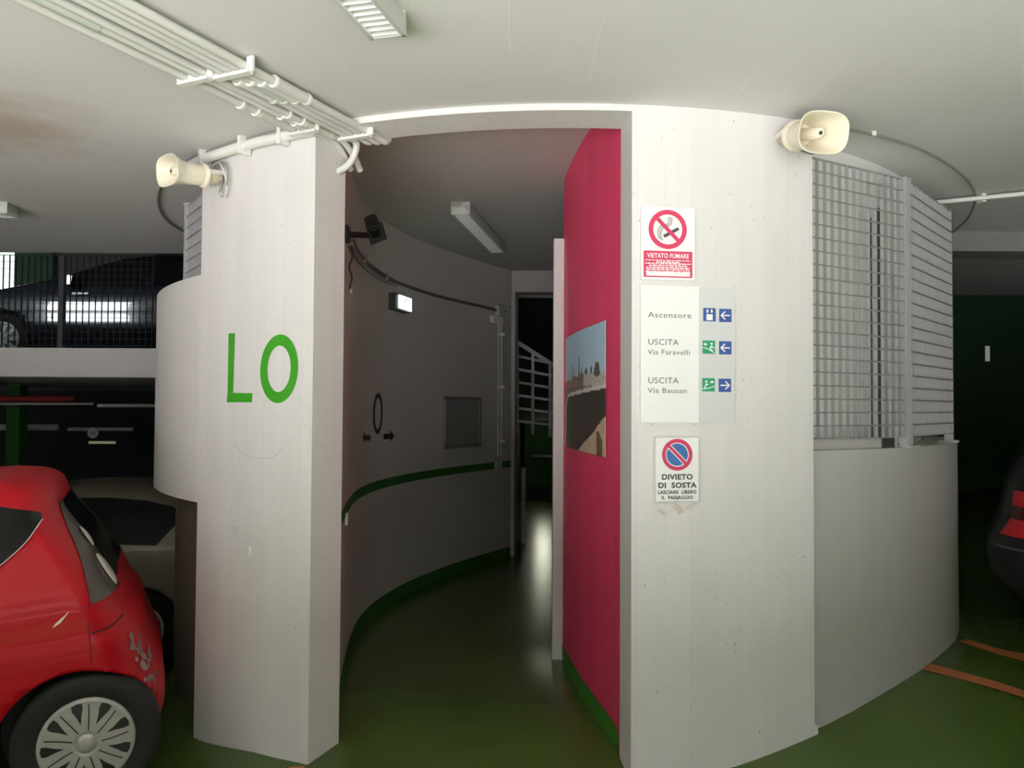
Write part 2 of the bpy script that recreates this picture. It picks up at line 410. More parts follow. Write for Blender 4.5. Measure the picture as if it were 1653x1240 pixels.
def floor_strip(name, pts_a, pts_b, m, lift=.004):
    """painted line on the ramp between two edges given as plan points"""
    b = MB(); vs = []; n = 14
    for k in range(n + 1):
        t = k / n
        for e in (pts_a, pts_b):
            p = Vector(e[0]) * (1 - t) + Vector(e[1]) * t; vs.append((p.x, p.y, floor_z(p.x, p.y) + lift))
    b.add(vs, [(2*i, 2*i+1, 2*i+3, 2*i+2) for i in range(n)]); return b.build(name, m, floor, world=True)
floor_strip('parking_line', ((2.06, 4.03), (3.4, 2.35)), ((2.13, 4.10), (3.5, 2.42)), M_ORANGE)
floor_strip('parking_line', ((2.48, 4.46), (3.5, 3.1)), ((2.56, 4.52), (3.6, 3.16)), M_ORANGE)
floor_strip('parking_line', ((-.98, 3.60), (-1.35, 2.2)), ((-.91, 3.60), (-1.28, 2.2)), M_ORANGE)

# ceiling slab of this level with the round opening of the core
b = MB(); vs = []; fs = []; n = 180
for k in range(n):
    a = 2 * PI * k / n; dx, dy = math.sin(a), -math.cos(a); ts = []
    if dx > 1e-6: ts.append((9 - CX) / dx)
    if dx < -1e-6: ts.append((-9 - CX) / dx)
    if dy < -1e-6: ts.append((-1.3 - CY) / dy)
    if dy > 1e-6: ts.append(((6.78 if dx < 0 else 9.0) - CY) / dy)
    t = max(2.66, min(ts))
    for z in (ZC, ZC + .3):
        vs += [(CX + dx * 2.5, CY + dy * 2.5, z), (CX + dx * t, CY + dy * t, z)]
for k in range(n):
    o, q = 4 * k, 4 * ((k + 1) % n)
    fs += [(o, o+1, q+1, q), (o+2, q+2, q+3, o+3), (o, q, q+2, o+2), (o+1, o+3, q+3, q+1)]
b.add(vs, fs); b.build('ceiling', M_CEIL, kind='structure', origin=(0, 0, 0))
# ceiling inside the core
b = MB(); ring = [pol(a, 2.6, ZCI) for a in range(0, 360, 4)]; ring2 = [pol(a, 2.6, ZCI + .12) for a in range(0, 360, 4)]
b.loft([ring, ring2], smooth=False); b.build('ceiling_passage', mat('passage_ceiling_paint', (.54, .52, .505), .7, noise=.08, nscale=2), kind='structure')

# the round core: angles measured from the side facing the camera
A_COL0, A_COL1, A_P0, A_P1 = -43.6, -25.7, 4.45, 22.5
wall_left = arc_wall('wall_left', M_WALL, A_COL0, A_COL1, RI, RO, -.8, 3.1, bevel=.006)
wall_front = arc_wall('wall_front', M_WALL, A_P0, A_P1, RI, RO, -.4, 3.1, bevel=.008)
arc_wall('lintel', M_WALL, A_COL1, A_P0, RI, RO, ZC - .028, 3.1)
arc_wall('lintel', M_WALL, -44.5, -43.6, 2.5, 2.6, 2.6, 3.1)
low = arc_wall('wall_right', M_LOW, A_P1, 140, 2.45, RO - .035, -.2, 1.405, bevel=.008)
arc_wall('wall_right_inner', mat('white_inner_wall', (.86, .86, .85), .7, noise=.05, nscale=5), A_P1 - 4, 140, 2.3, 2.52, -.2, 3.1)
arc_wall('wall_left_base', mat('brown_shaded_wall', (.17, .14, .11), .8, noise=.2, nscale=3), -150, A_COL0, 2.4, 2.62, -.8, 1.1)  # shade of the recess under the parapet is put into the brown
arc_wall('parapet_left', M_WALL, -150, A_COL0 + .05, 2.56, RO, lambda a, r: 1.095, 2.265, bevel=.02)
arc_wall('trim_6', M_WALL, A_P1, A_P1 + .4, RI, RO, -.4, .20)
arc_wall('trim_1', M_LOW, A_P1, 37.2, 2.50, 2.68, 1.40, 1.452)

# passage wall on the left, plan traced from its foot and its head
PW = [(-.86, 3.86), (-.93, 4.4), (-1.0, 4.9), (-1.055, 5.4), (-1.065, 5.8), (-1.02, 6.25), (-.86, 6.88), (-.6, 7.5), (-.32, 8.03), (-.01, 8.55)]
PWs = smooth_path([(p[0], p[1], 0) for p in PW], 6)
wall_pass = path_wall('wall_passage', M_PASS, PWs, -.1, 3.06, -.12)
SW = PathSurf(PWs)
def wall_strip(name, m, surf, parent, z0, z1, i0=0, i1=None, off=.003):
    P = surf.P[i0:i1]; b = MB(); vs = []
    for i, p in enumerate(P):
        t = (P[min(i+1, len(P)-1)] - P[max(i-1, 0)]).normalized(); q = p + Vector((t.y, -t.x, 0)) * off
        za = z0(q) if callable(z0) else z0
        vs += [(q.x, q.y, za), (q.x, q.y, z1(q) if callable(z1) else z1)]
    b.add(vs, [(2*i, 2*i+2, 2*i+3, 2*i+1) for i in range(len(P)-1)], True)
    return b.build(name, m, parent, world=True)
wall_strip('painted_stripe', M_GREENP, SW, wall_pass, .945, 1.015)
wall_strip('painted_skirting', M_GREENP, SW, wall_pass, -.05, .10)

# pink-red wall on the right of the passage
RW = [(.486, 3.60), (.472, 3.72), (.43, 3.97), (.385, 4.27), (.352, 4.62), (.334, 4.92), (.327, 5.06)]
RWs = smooth_path([(p[0], p[1], 0) for p in RW], 8)
wall_red = path_wall('wall_red', M_RED, RWs, -.1, 3.06, .12)
class Mir(PathSurf): pass
SR = Mir(RWs)
wall_strip('painted_skirting', mat('leaf_green_paint', (.05, .25, .02), .5, noise=.2, nscale=8), SR, wall_red, -.05, lambda p: floor_z(p.x, p.y) + .10, off=-.003)
b = MB(); b.box((.295, 5.10, 1.335), (.066, .09, 2.66)); b.build('trim_2', M_WALL, kind='structure', bevel=.004)
b = MB(); b.box((.42, 5.10, 1.5), (.18, .1, 3.1)); b.build('wall_red_end', M_RED, kind='structure')
# closing wall behind the red wall so the lit core stays shut
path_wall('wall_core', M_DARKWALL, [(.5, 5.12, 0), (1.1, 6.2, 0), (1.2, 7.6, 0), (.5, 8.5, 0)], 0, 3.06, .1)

# far end of the passage: wall with the dark opening
b = MB()
b.box((-.16, 8.62, 1.5), (.38, .14, 3.1)); b.box((.6, 8.62, 2.92), (1.14, .14, .27)); b.box((1.2, 8.62, 1.5), (.5, .14, 3.1))
b.build('wall_back', M_PASS, kind='structure')
b = MB(); b.box((.045, 8.60, 1.4), (.03, .22, 2.8)); b.box((.5, 8.60, 2.795), (.94, .22, .03)); b.build('trim_3', mat('dark_door_frame', (.05, .05, .045), .5), kind='structure')
# stairwell behind
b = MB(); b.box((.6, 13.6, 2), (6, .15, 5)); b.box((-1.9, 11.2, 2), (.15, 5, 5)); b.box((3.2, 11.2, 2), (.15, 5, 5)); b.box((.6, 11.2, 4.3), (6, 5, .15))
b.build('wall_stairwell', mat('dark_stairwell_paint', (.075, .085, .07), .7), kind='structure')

# upper half level on the left: slab edge, dark back walls, its ceiling
b = MB(); b.box((-6.35, 10.4, 1.945), (8.1, 7.2, .25)); b.build('slab_upper', M_WALL, kind='structure', bevel=.006)
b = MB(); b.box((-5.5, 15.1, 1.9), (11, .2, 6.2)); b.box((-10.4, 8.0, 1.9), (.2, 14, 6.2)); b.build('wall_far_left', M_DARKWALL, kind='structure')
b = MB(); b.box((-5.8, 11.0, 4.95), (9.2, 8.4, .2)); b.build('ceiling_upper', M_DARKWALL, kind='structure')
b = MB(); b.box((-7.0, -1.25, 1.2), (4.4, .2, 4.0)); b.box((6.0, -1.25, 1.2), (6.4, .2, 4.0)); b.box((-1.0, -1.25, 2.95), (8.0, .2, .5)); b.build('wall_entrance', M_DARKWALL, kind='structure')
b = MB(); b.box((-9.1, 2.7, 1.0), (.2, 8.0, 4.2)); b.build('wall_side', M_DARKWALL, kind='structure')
b = MB(); b.box((0, -8.7, -.45), (40, 15.0, .3)); b.build('forecourt', mat('forecourt_asphalt', (.28, .28, .285), .85, noise=.1, nscale=1), kind='structure')
b = MB(); b.box((-1.5, -4.2, -.27), (4.6, 5.4, .08)); b.build('bounce_slab', mat('pale_bounce_concrete', (.74, .735, .73), .8, noise=.06, nscale=1), kind='structure')  # unseen pale slab, added to bounce sunlight up into the garage
b = MB(); b.box((-.9, -1.25, -.1), (7.8, .2, .9)); b.build('entrance_light_block', M_DARKWALL, kind='structure')  # unseen low block, added to keep light off the feet of the walls
b = MB(); b.box((-.3, 6.9, 5.2), (21.5, 17.0, .2)); b.box((-.3, -1.35, 4.2), (21.5, .2, 2.2)); b.box((9.7, 7, 4.2), (.2, 17, 2.2)); b.box((-10.8, 7, 4.2), (.2, 17, 2.2)); b.box((-.3, 15.3, 4.2), (21.5, .2, 2.2)); b.build('roof', M_DARKWALL, kind='structure')  # unseen cap over the building, added to keep sun from leaking in
b = MB(); b.box((-9.05, 3.0, 3.75), (1.7, .06, 1.7)); b.build('door_reflection_panel', mat('reflected_glow', (.8, .85, .8), .5, emit=(.85, .95, 1), estr=16), kind='structure')  # unseen glowing panel, added for the reflection in the upper car's doors
# right far side: downstand beam and dark green wall
b = MB(); b.beam((2.95, 5.9, 2.81), (9.0, 5.9, 2.81), .3, .145); b.build('beam_right', mat('dimmed_beam_paint', (.27, .275, .27), .8), kind='structure')  # light falloff towards the back is put into the beam's grey
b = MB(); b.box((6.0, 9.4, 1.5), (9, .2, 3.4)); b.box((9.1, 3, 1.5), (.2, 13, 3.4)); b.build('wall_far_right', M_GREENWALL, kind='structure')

# ================================================================== PAINTED MARKS
def patch(name, m, rows, parent, label=None):
    """rows: list of equal-length point rows -> quad sheet"""
    b = MB(); n = len(rows[0]); vs = [p for r in rows for p in r]
    b.add(vs, [(i*n+k, i*n+k+1, (i+1)*n+k+1, (i+1)*n+k) for i in range(len(rows)-1) for k in range(n-1)], True)
    return b.build(name, m, parent, world=True, label=label)
def lerp2(a, b, t): return (a[0] + (b[0]-a[0])*t, a[1] + (b[1]-a[1])*t)
def pxquad(name, m, q, fn, parent, n=6, label=None):
    return patch(name, m, [[fn(*lerp2(lerp2(q[0], q[1], i/n), lerp2(q[3], q[2], i/n), j/n)) for i in range(n+1)] for j in range(n+1)], parent, label)
core = lambda x, y: on_core(x, y, RO + .0025)
b = MB()
def core_quad(b, q, n=5):
    rows = [[core(*lerp2(lerp2(q[0], q[1], i/n), lerp2(q[3], q[2], i/n), j/n)) for i in range(n+1)] for j in range(n+1)]
    m_ = n + 1; b.add([p for r in rows for p in r], [(i*m_+k, i*m_+k+1, (i+1)*m_+k+1, (i+1)*m_+k) for i in range(n) for k in range(n)])
core_quad(b, [(369, 538.5), (379, 538), (376, 634), (367.2, 634)]); core_quad(b, [(367.2, 634), (407.5, 635), (406.6, 649.5), (366, 649.5)])
b.build('painted_letter', M_LETTER, wall_left, world=True, label='hand-painted green letter L')
def ell(cx, cy, rx, ry, tilt, k, n=64):
    a = 2 * PI * k / n; return (cx + rx * math.cos(a) + tilt * math.sin(a), cy + ry * math.sin(a))
rows = [[core(*ell(450.5, 595.4, 30.5, 55.5, -2.5, k)) for k in range(65)], [core(*ell(450.3, 595.5, 18.8, 37.5, -1.5, k)) for k in range(65)]]
patch('painted_letter', M_LETTER, rows, wall_left, 'hand-painted green letter O')
pw = lambda x, y: SW.hit(x, y, .004)[0]
rows = [[pw(*ell(609.3, 667.5, 7.7, 33.5, -.8, k)) for k in range(65)], [pw(*ell(609.3, 667.5, 5.0, 25.5, -.6, k)) for k in range(65)]]
patch('painted_letter', M_DARKP, rows, wall_pass, 'dark red-brown painted letter O')
def arrow(name, pts, label):
    b = MB(); b.add([pw(*p) for p in pts], [(0, 1, 2), (3, 4, 5, 6)]); b.build(name, M_DARKP, wall_pass, world=True, label=label)
arrow('painted_arrow', [(584.5, 706.5), (588, 697), (588, 716.5), (588, 703), (597, 702.5), (597, 711.5), (588, 711)], 'dark arrow pointing left')
arrow('painted_arrow', [(636, 703.5), (629, 694.5), (629.5, 713.5), (629, 700), (618.5, 701), (618.5, 709.5), (629, 708.5)], 'dark arrow pointing right')

def stroke(pxs, w, m, name, label, parent=None):
    b = MB(); P = smooth_path([(x, y, 0) for x, y in pxs], 5); vs = []
    for i, p_ in enumerate(P):
        t_ = (P[min(i+1, len(P)-1)] - P[max(i-1, 0)]).normalized()
        vs += [core(p_.x - t_.y*w, p_.y + t_.x*w), core(p_.x + t_.y*w, p_.y - t_.x*w)]
    b.add(vs, [(2*i, 2*i+1, 2*i+3, 2*i+2) for i in range(len(P)-1)])
    return b.build(name, m, parent or wall_left, world=True, label=label)
M_PENCIL = mat('pencil_mark', (.56, .54, .53), .8); M_RUST = mat('rusty_stain', (.66, .58, .51), .8, noise=.1, nscale=30); M_CHIP = mat('white_chip', (.9, .9, .89), .7)
stroke([(377, 712), (386, 727), (405, 738), (425, 740), (444, 737), (455, 722)], .5, M_PENCIL, 'scribble', 'faint pencil curve below the green letters')
stroke([(384, 738), (388, 750), (391, 759)], .5, M_PENCIL, 'scribble', 'short faint pencil stroke')
stroke([(402, 882), (404, 889), (402, 897)], 1.5, M_CHIP, 'paint_chip', 'small white chip in the paint')
stroke([(374, 853), (381, 850), (382, 858), (376, 864)], .6, M_PENCIL, 'scribble', 'small faint scribble')
for pts_, w_ in (([(1062, 822), (1070, 828), (1074, 831)], 3), ([(1088, 815), (1096, 822), (1100, 829)], 5), ([(1108, 822), (1116, 817), (1123, 813)], 2)):
    stroke(pts_, w_, M_RUST, 'stain', 'faint brown stain below the no-parking sign', wall_front)

# ================================================================== SIGNS ON THE WHITE WALL
def text_into(parent, name, txt, x, y, h, m, z=.005, align='LEFT', bold=0.0, sx=1.0, space=1.0, label=None, shear=0):
    c = bpy.data.curves.new('t', 'FONT'); c.body = txt; c.size = h / .70; c.align_x = align; c.offset = bold; c.space_character = space; c.resolution_u = 3; c.shear = shear
    o = bpy.data.objects.new('t', c); COL.objects.link(o)
    dg = bpy.context.evaluated_depsgraph_get(); me = bpy.data.meshes.new_from_object(o.evaluated_get(dg))
    bpy.data.objects.remove(o); bpy.data.curves.remove(c)
    for v in me.vertices: v.co = Vector((v.co.x * sx + x, v.co.y + y, z))
    me.name = name; me.materials.clear(); me.materials.append(m)
    ob = bpy.data.objects.new(name, me); COL.objects.link(ob); ob.parent = parent
    if label: ob['label'] = label
    return ob
def flat(parent, name, polys, m, z=.004, label=None):
    b = MB()
    for p in polys: b.add([(q[0], q[1], z) for q in p], [tuple(range(len(p)))])
    return b.build(name, m, parent, label=label)
def ringpoly(cx, cy, r0, r1, n=48):
    return [[(cx + r * math.cos(a), cy + r * math.sin(a)) for r, a in ((r1, 2*PI*k/n), (r1, 2*PI*(k+1)/n), (r0, 2*PI*(k+1)/n), (r0, 2*PI*k/n))] for k in range(n)]
def rectp(x0, y0, x1, y1): return [(x0, y0), (x1, y0), (x1, y1), (x0, y1)]
def linep(pts, w):
    out = []
    for a, c in zip(pts[:-1], pts[1:]):
        d = Vector((c[0]-a[0], c[1]-a[1])).normalized() * w / 2; nx, ny = -d.y, d.x
        out.append([(a[0]-nx, a[1]-ny), (c[0]-nx, c[1]-ny), (c[0]+nx, c[1]+ny), (a[0]+nx, a[1]+ny)])
    return out
def rrect(x0, y0, x1, y1, r, n=6):
    out = []
    for cx, cy, a0 in ((x1-r, y1-r, 0), (x0+r, y1-r, 90), (x0+r, y0+r, 180), (x1-r, y0+r, 270)):
        for k in range(n+1): a = R(a0 + 90*k/n); out.append((cx + r*math.cos(a), cy + r*math.sin(a)))
    return out
def sign_root(name, label, tl, tr, br, bl, cat='sign', drop=None):
    P = [on_core(*q, RO + .012) for q in (tl, tr, br, bl)]
    c = sum(P, Vector()) / 4; xd = ((P[1] - P[0]) + (P[2] - P[3])) / 2; yd = Vector((0, 0, 1)); xd.z = 0
    w = xd.length; h = ((P[0] - P[3]).length + (P[1] - P[2]).length) / 2
    return thing(name, label, cat, frame(c, xd, yd)), w, h
# 1 no smoking
s, w, h = sign_root('no_smoking_sign', 'white no-smoking sign with crossed cigarette and red text box, topmost on the white wall', (1034, 333), (1122, 337), (1120.5, 454), (1035, 450))
MB().prism(rrect(-w/2, -h/2, w/2, h/2, .004), -.008, .002).build('panel', M_SIGNW, s)
cx0, cy0, r1 = -.002, h * .193, w * .355
flat(s, 'prohibition_ring', ringpoly(cx0, cy0, r1 * .76, r1), M_SIGNR, .005)
cu = math.sqrt(.5)
cig = [(-.27, -.20), (.30, .06)]
bd = Vector((cig[1][0]-cig[0][0], cig[1][1]-cig[0][1])).normalized()
flat(s, 'cigarette', linep([(cx0 + (-.20)*r1, cy0 - .36*r1), (cx0 + .58*r1, cy0 + .07*r1)], r1 * .17), M_INKD, .0035)
smk = []
for dx, dy in ((0, 0), (.085, -.035), (.17, -.07)):
    base = [(-.42, -.5), (-.52, -.25), (-.48, .02), (-.32, .2), (-.08, .26), (.04, .38), (.05, .66)]
    pts = smooth_path([(cx0 + (p[0] + dx) * r1, cy0 + (p[1] + dy * (1 if i < 5 else .6)) * r1, 0) for i, p in enumerate(base)], 5)
    smk += linep([(p.x, p.y) for p in pts], r1 * .032)
flat(s, 'smoke', smk, M_INKD, .0035)
flat(s, 'prohibition_bar', linep([(cx0 - .62 * r1, cy0 + .62 * r1), (cx0 + .62 * r1, cy0 - .62 * r1)], r1 * .2), M_SIGNR, .0045)
tx0, tx1, ty0, ty1 = -w/2 + .011, w/2 - .011, -h/2 + .010, -h * .105
flat(s, 'text_box', [rectp(tx0, ty0, tx1, ty1)], M_SIGNR, .0035)
th = ty1 - ty0
text_into(s, 'lettering', 'VIETATO FUMARE', 0, ty1 - th * .26, th * .17, M_SIGNW, .0045, 'CENTER', .0006, .80, 1.05)
lines = []
rr = random.Random(3)
for i, (yy, wd_) in enumerate(((.35, .95), (.42, .5), (.48, .97), (.555, .8), (.63, .92), (.70, .92), (.78, .95))):
    x = -w * .44 * wd_
    while x < w * .44 * wd_:
        l = rr.uniform(.004, .02); l = min(l, w * .44 * wd_ - x)
        lines.append(rectp(x, ty1 - th * yy - .0026, x + l, ty1 - th * yy + (.0012 if i == 0 else .0024))); x += l + .0035
flat(s, 'small_print', lines, M_SIGNW, .0045)
flat(s, 'blank_field', [rectp(tx0 + .011, ty0 + th * .05, tx1 - .011, ty0 + th * .20)], M_SIGNW, .0045)
# 2 direction panel
s, w, h = sign_root('direction_sign', 'large white and grey direction panel with blue arrow squares and green exit squares', (1034.5, 460), (1186, 465), (1184.5, 682.5), (1033, 682))
MB().prism(rectp(-w/2, -h/2, w/2, h/2), -.01, .003).build('panel', M_SIGNW, s)
# fractions measured on the photo (x 0..1 from left, y 0..1 from top)
X = lambda f: -w/2 + f * w
Y = lambda f: h/2 - f * h
flat(s, 'grey_field', [rectp(X(.615), -h/2, w/2, h/2)], M_SIGNG, .0036, 'light grey right-hand field')
for txt, fx, fy, hh, sx_ in (('Ascensore', .075, .235, .040, 1.27), ('USCITA', .075, .435, .043, 1.06), ('Via Faravelli', .072, .505, .037, 1.16), ('USCITA', .075, .715, .043, 1.06), ('Via Bausan', .072, .785, .037, 1.22)):
    text_into(s, 'lettering', txt, X(fx), Y(fy), h * hh, M_INK, .0045, 'LEFT', .0, sx_, 1.08)
sq = w * .135
def square(fx, fy, m, glyph, kind_):
    x, y = X(fx), Y(fy); t = thing_child = None
    b = MB(); b.add([(x - sq/2, y - sq/2, .0045), (x + sq/2, y - sq/2, .0045), (x + sq/2, y + sq/2, .0045), (x - sq/2, y + sq/2, .0045)], [(0, 1, 2, 3)])
    o = b.build('pictogram_square', m, s, label=kind_)
    g = MB()
    for p in glyph: g.add([(x + q[0] * sq, y + q[1] * sq, .0055) for q in p], [tuple(range(len(p)))])
    g.build('pictogram', M_SIGNW, o)
ARL = linep([(.36, 0), (-.34, 0)], .10) + linep([(-.36, 0), (-.02, .30)], .10) + linep([(-.36, 0), (-.02, -.30)], .10)
ARR = [[(-q[0], q[1]) for q in p][::-1] for p in ARL]
LIFT = [rectp(-.25, -.42, .25, .04)] + [[(-.22, .12), (-.12, .12), (-.12, .26), (-.04, .26), (-.17, .42), (-.30, .26), (-.22, .26)], [(.12, .42), (.22, .42), (.22, .26), (.30, .26), (.17, .12), (.04, .26), (.12, .26)]]
EXL = linep([(-.48, 0), (-.05, -.14), (.42, -.42)], .06) + linep([(.22, .10), (.10, -.08)], .11) + linep([(.10, -.08), (.30, -.28)], .08) + linep([(.22, .10), (.42, -.10)], .07) + ringpoly(.22, .26, 0.001, .09, 12) + linep([(-.14, .20), (-.30, .22)], .12) + [[(-.28, .10), (-.28, .34), (-.44, .22)]]
EXR = linep([(-.48, -.32), (.05, -.24), (.46, -.12)], .06) + linep([(-.20, .08), (-.22, -.10)], .11) + linep([(-.22, -.10), (-.36, -.26)], .08) + linep([(-.20, .08), (-.02, .0)], .07) + ringpoly(-.18, .24, 0.001, .09, 12) + linep([(.12, .20), (.28, .22)], .12) + [[(.26, .34), (.26, .10), (.44, .22)]]
for fx, fy, m, g, k in ((.728, .205, M_SIGNB, LIFT, 'blue lift pictogram'), (.90, .208, M_SIGNB, ARL, 'blue square, upper arrow pointing left'), (.72, .445, M_SIGNGR, EXL, 'green exit pictogram, upper'), (.898, .448, M_SIGNB, ARL, 'blue square, lower arrow pointing left'),
                      (.717, .722, M_SIGNGR, EXR, 'green exit pictogram, lower'), (.893, .725, M_SIGNB, ARR, 'blue square, arrow pointing right')):
    square(fx, fy, m, g, k)
# 3 no parking
s, w, h = sign_root('no_parking_sign', 'small white no-parking sign with red and blue disc, lowest on the white wall', (1056, 703), (1129, 706), (1129.5, 811.5), (1056, 810.5))
MB().prism(rrect(-w/2, -h/2, w/2, h/2, .008), -.006, .002).build('panel', M_SIGNW, s)
fr = rrect(-w/2 + .003, -h/2 + .003, w/2 - .003, h/2 - .003, .007); fi = rrect(-w/2 + .0045, -h/2 + .0045, w/2 - .0045, h/2 - .0045, .006)
flat(s, 'border_line', [[fr[i], fr[(i+1) % len(fr)], fi[(i+1) % len(fr)], fi[i]] for i in range(len(fr))], M_INK, .003)
cx0, cy0, r1 = 0, h * .222, w * .335
flat(s, 'disc', [[(cx0 + r1*.745*math.cos(2*PI*k/48), cy0 + r1*.745*math.sin(2*PI*k/48)) for k in range(48)]], M_SIGNBL, .003, 'blue disc')
flat(s, 'white_ring', ringpoly(cx0, cy0, r1 * .70, r1 * .78), M_SIGNW, .0035)
flat(s, 'white_bar', linep([(cx0 - .53 * r1, cy0 + .53 * r1), (cx0 + .53 * r1, cy0 - .53 * r1)], r1 * .30), M_SIGNW, .0037)
flat(s, 'prohibition_ring', ringpoly(cx0, cy0, r1 * .76, r1), M_SIGNR, .0045)
flat(s, 'prohibition_bar', linep([(cx0 - .58 * r1, cy0 + .58 * r1), (cx0 + .58 * r1, cy0 - .58 * r1)], r1 * .19), M_SIGNR, .0042)
for txt, fy, hh, bo, sx_ in (('DIVIETO', .652, .078, .0011, 1.12), ('DI  SOSTA', .778, .078, .0011, 1.13), ('LASCIARE  LIBERO', .868, .050, .0006, 1.0), ('IL  PASSAGGIO', .950, .050, .0006, 1.0)):
    text_into(s, 'lettering', txt, 0, h/2 - fy * h, h * hh, M_INKD, .004, 'CENTER', bo, sx_, 1.06)

# ================================================================== POSTER ON THE RED WALL
def make_poster():
    root = thing('poster', 'street photograph poster curved along the pink-red wall', 'poster', T(SR.hit(947, 630, 0)[0]))
    NXp, NYp = 130, 90; xs = [914 + (980 - 914) * (i / NXp) for i in range(NXp + 1)]
    # equal steps along the wall, not in the image
    A0, A1 = SR.hit(914.5, 600)[0], SR.hit(980, 600)[0]
    P = SR.P; S = [0]
    for i in range(1, len(P)): S.append(S[-1] + (P[i] - P[i-1]).length)
    def spos(q):
        best = min(range(len(P)), key=lambda i: (P[i].xy - q.xy).length); return S[best]
    s0, s1 = S[-1] - (P[-1].xy - A0.xy).length, (A1.xy - P[0].xy).length
    def wallp(s_):
        for i in range(1, len(P)):
            if s_ <= S[i] or i == len(P)-1:
                k = (s_ - S[i-1]) / (S[i] - S[i-1]); t = (P[i] - P[i-1]).normalized()
                return P[i-1] + (P[i] - P[i-1]) * k + Vector((-t.y, t.x, 0)) * .006
    rr = random.Random(11)
    tow = [(.30, .17, .018, .03), (.36, .12, .012, .02), (.49, .20, .02, .05), (.16, .18, .006, .005), (.66, .10, .05, .05), (.86, .16, .075, .06), (.22, .12, .02, .02), (.56, .09, .02, .03), (.76, .10, .03, .03)]
    def h1(x): return .42 + .02 * math.sin(9 * x) + .012 * math.sin(31 * x)
    cols = []
    b = MB(); vs = []; 
    for j in range(NYp + 1):
        for i in range(NXp + 1):
            u, v = i / NXp, 1 - j / NYp          # u left->right, v from the top 0..1
            p = wallp(s0 + (s1 - s0) * u); vs.append((p.x, p.y, 1.355 + (2.012 - 1.355) * (1 - v)))
            n_ = rr.uniform(-.5, .5)
            c = (.36 + .12 * v, .52 + .12 * v, .66 + .06 * v)
            for tx, th_, tw, sp_ in tow:         # trees and spires against the sky
                top = h1(u) - th_
                if v > top and abs(u - tx) < tw * (.35 + .65 * min(1, (v - top) / th_)) + .006 * n_: c = (.10 + .04*n_, .085 + .03*n_, .06)
            if v > h1(u) - .035 + .015 * n_: c = (.16 + .07*n_, .11 + .06*n_, .08 + .05*n_)
            if v > h1(u) and u < .45: c = (.30 + .1*n_, .13 + .05*n_, .10 + .04*n_)
            if v > h1(u) - .05 and u > .60: c = (.45 + .2*n_, .40 + .2*n_, .38 + .2*n_)
            if v > .47 + .03 * n_ and u < .8 and v < .56: c = (.14 + .1*n_, .10 + .08*n_, .09 + .07*n_)
            edge = .555 - .06 * u + .16 * max(0, .12 - u) / .12
            if edge - .03 < v < edge: c = (.60 + .1*n_, .58 + .1*n_, .56 + .1*n_)
            if v >= edge: c = (.055 + .01*n_, .04 + .008*n_, .036)
            if v >= edge and u < .05 + .05 * (1 - v): c = (.34, .30, .26)
            sand = .52 + .48 * (1 - (v - .72) / .28)
            if v > .70 and u > (.99 - (v - .70) * 1.45) * (1 if v < .84 else .86 + .9 * (1 - v)) - .02 * n_: c = (.52 + .10*n_, .38 + .09*n_, .28 + .08*n_)
            if v > .82 and u > .86 and (u - .86) < (v - .78) * .9 and u < .95: c = (.16 + .06*n_, .08 + .04*n_, .05)
            cols.append(c)
    W_ = NXp + 1
    b.add(vs, [(j*W_+i, (j+1)*W_+i, (j+1)*W_+i+1, j*W_+i+1) for j in range(NYp) for i in range(NXp)], True)
    m = bpy.data.materials.new('printed_photograph'); m.use_nodes = True; nt = m.node_tree
    a = nt.nodes.new('ShaderNodeVertexColor'); a.layer_name = 'print'; nt.links.new(a.outputs['Color'], nt.nodes['Principled BSDF'].inputs['Base Color'])
    nt.nodes['Principled BSDF'].inputs['Roughness'].default_value = .35
    o = b.build('printed_sheet', m, root, world=True)
    ca = o.data.color_attributes.new('print', 'FLOAT_COLOR', 'POINT')
    for i, c in enumerate(cols): ca.data[i].color = (max(0, c[0]) * 1.35, max(0, c[1]) * 1.35, max(0, c[2]) * 1.35, 1)
    so_ = o.modifiers.new('sheet', 'SOLIDIFY'); so_.thickness = .002; so_.offset = -1
make_poster()

# ================================================================== GRATING FENCES
def grating(b_bars, b_rods, p0, p1, z0, z1, bar=.053, rod=.062, depth=.017, th=.003, rodh=.0062):
    p0 = Vector((p0[0], p0[1], 0)); p1 = Vector((p1[0], p1[1], 0)); d = p1 - p0; L_ = d.length; x = d.normalized(); nrm = Vector((x.y, -x.x, 0))
    if nrm.dot(-p0) < 0: nrm = -nrm          # towards the camera side
    M = Matrix(((x.x, nrm.x, 0, p0.x), (x.y, nrm.y, 0, p0.y), (0, 0, 1, 0), (0, 0, 0, 1)))
    n = max(2, round(L_ / bar))
    for i in range(n + 1): b_bars.box((L_ * i / n, 0, (z0 + z1) / 2), (th, depth, z1 - z0), M)
    b_bars.box((L_/2, 0, z0 + .002), (L_, depth, .004), M); b_bars.box((L_/2, 0, z1 - .002), (L_, depth, .004), M)
    k = max(2, round((z1 - z0) / rod))
    for i in range(1, k): b_rods.box((L_/2, depth/2 - .001, z0 + (z1 - z0) * i / k), (L_, .004, rodh), M)
fence = thing('grating_fence', 'pale steel grating fence standing on the curved grey low wall right of the signs', 'fence', T(pol(38, 2.7, 1.45)))
def panel(root, p0, p1, z0, z1, mb=M_STEEL, mr=M_ROD, **kw):
    a, c = MB(), MB(); grating(a, c, p0, p1, z0, z1, **kw)
    o = a.build('grating_panel', mb, root, world=True); c.build('cross_rods', mr, o, world=True)
q0, q1, q2 = pol(22.7, 2.72), pol(37.6, 2.72), pol(56.2, 2.70)
panel(fence, q0, q1 - (q1 - q0).normalized() * .03, 1.455, 2.735)
panel(fence, q1 + (q2 - q1).normalized() * .05, q2 - (q2 - q1).normalized() * .02, 1.455, 2.735)
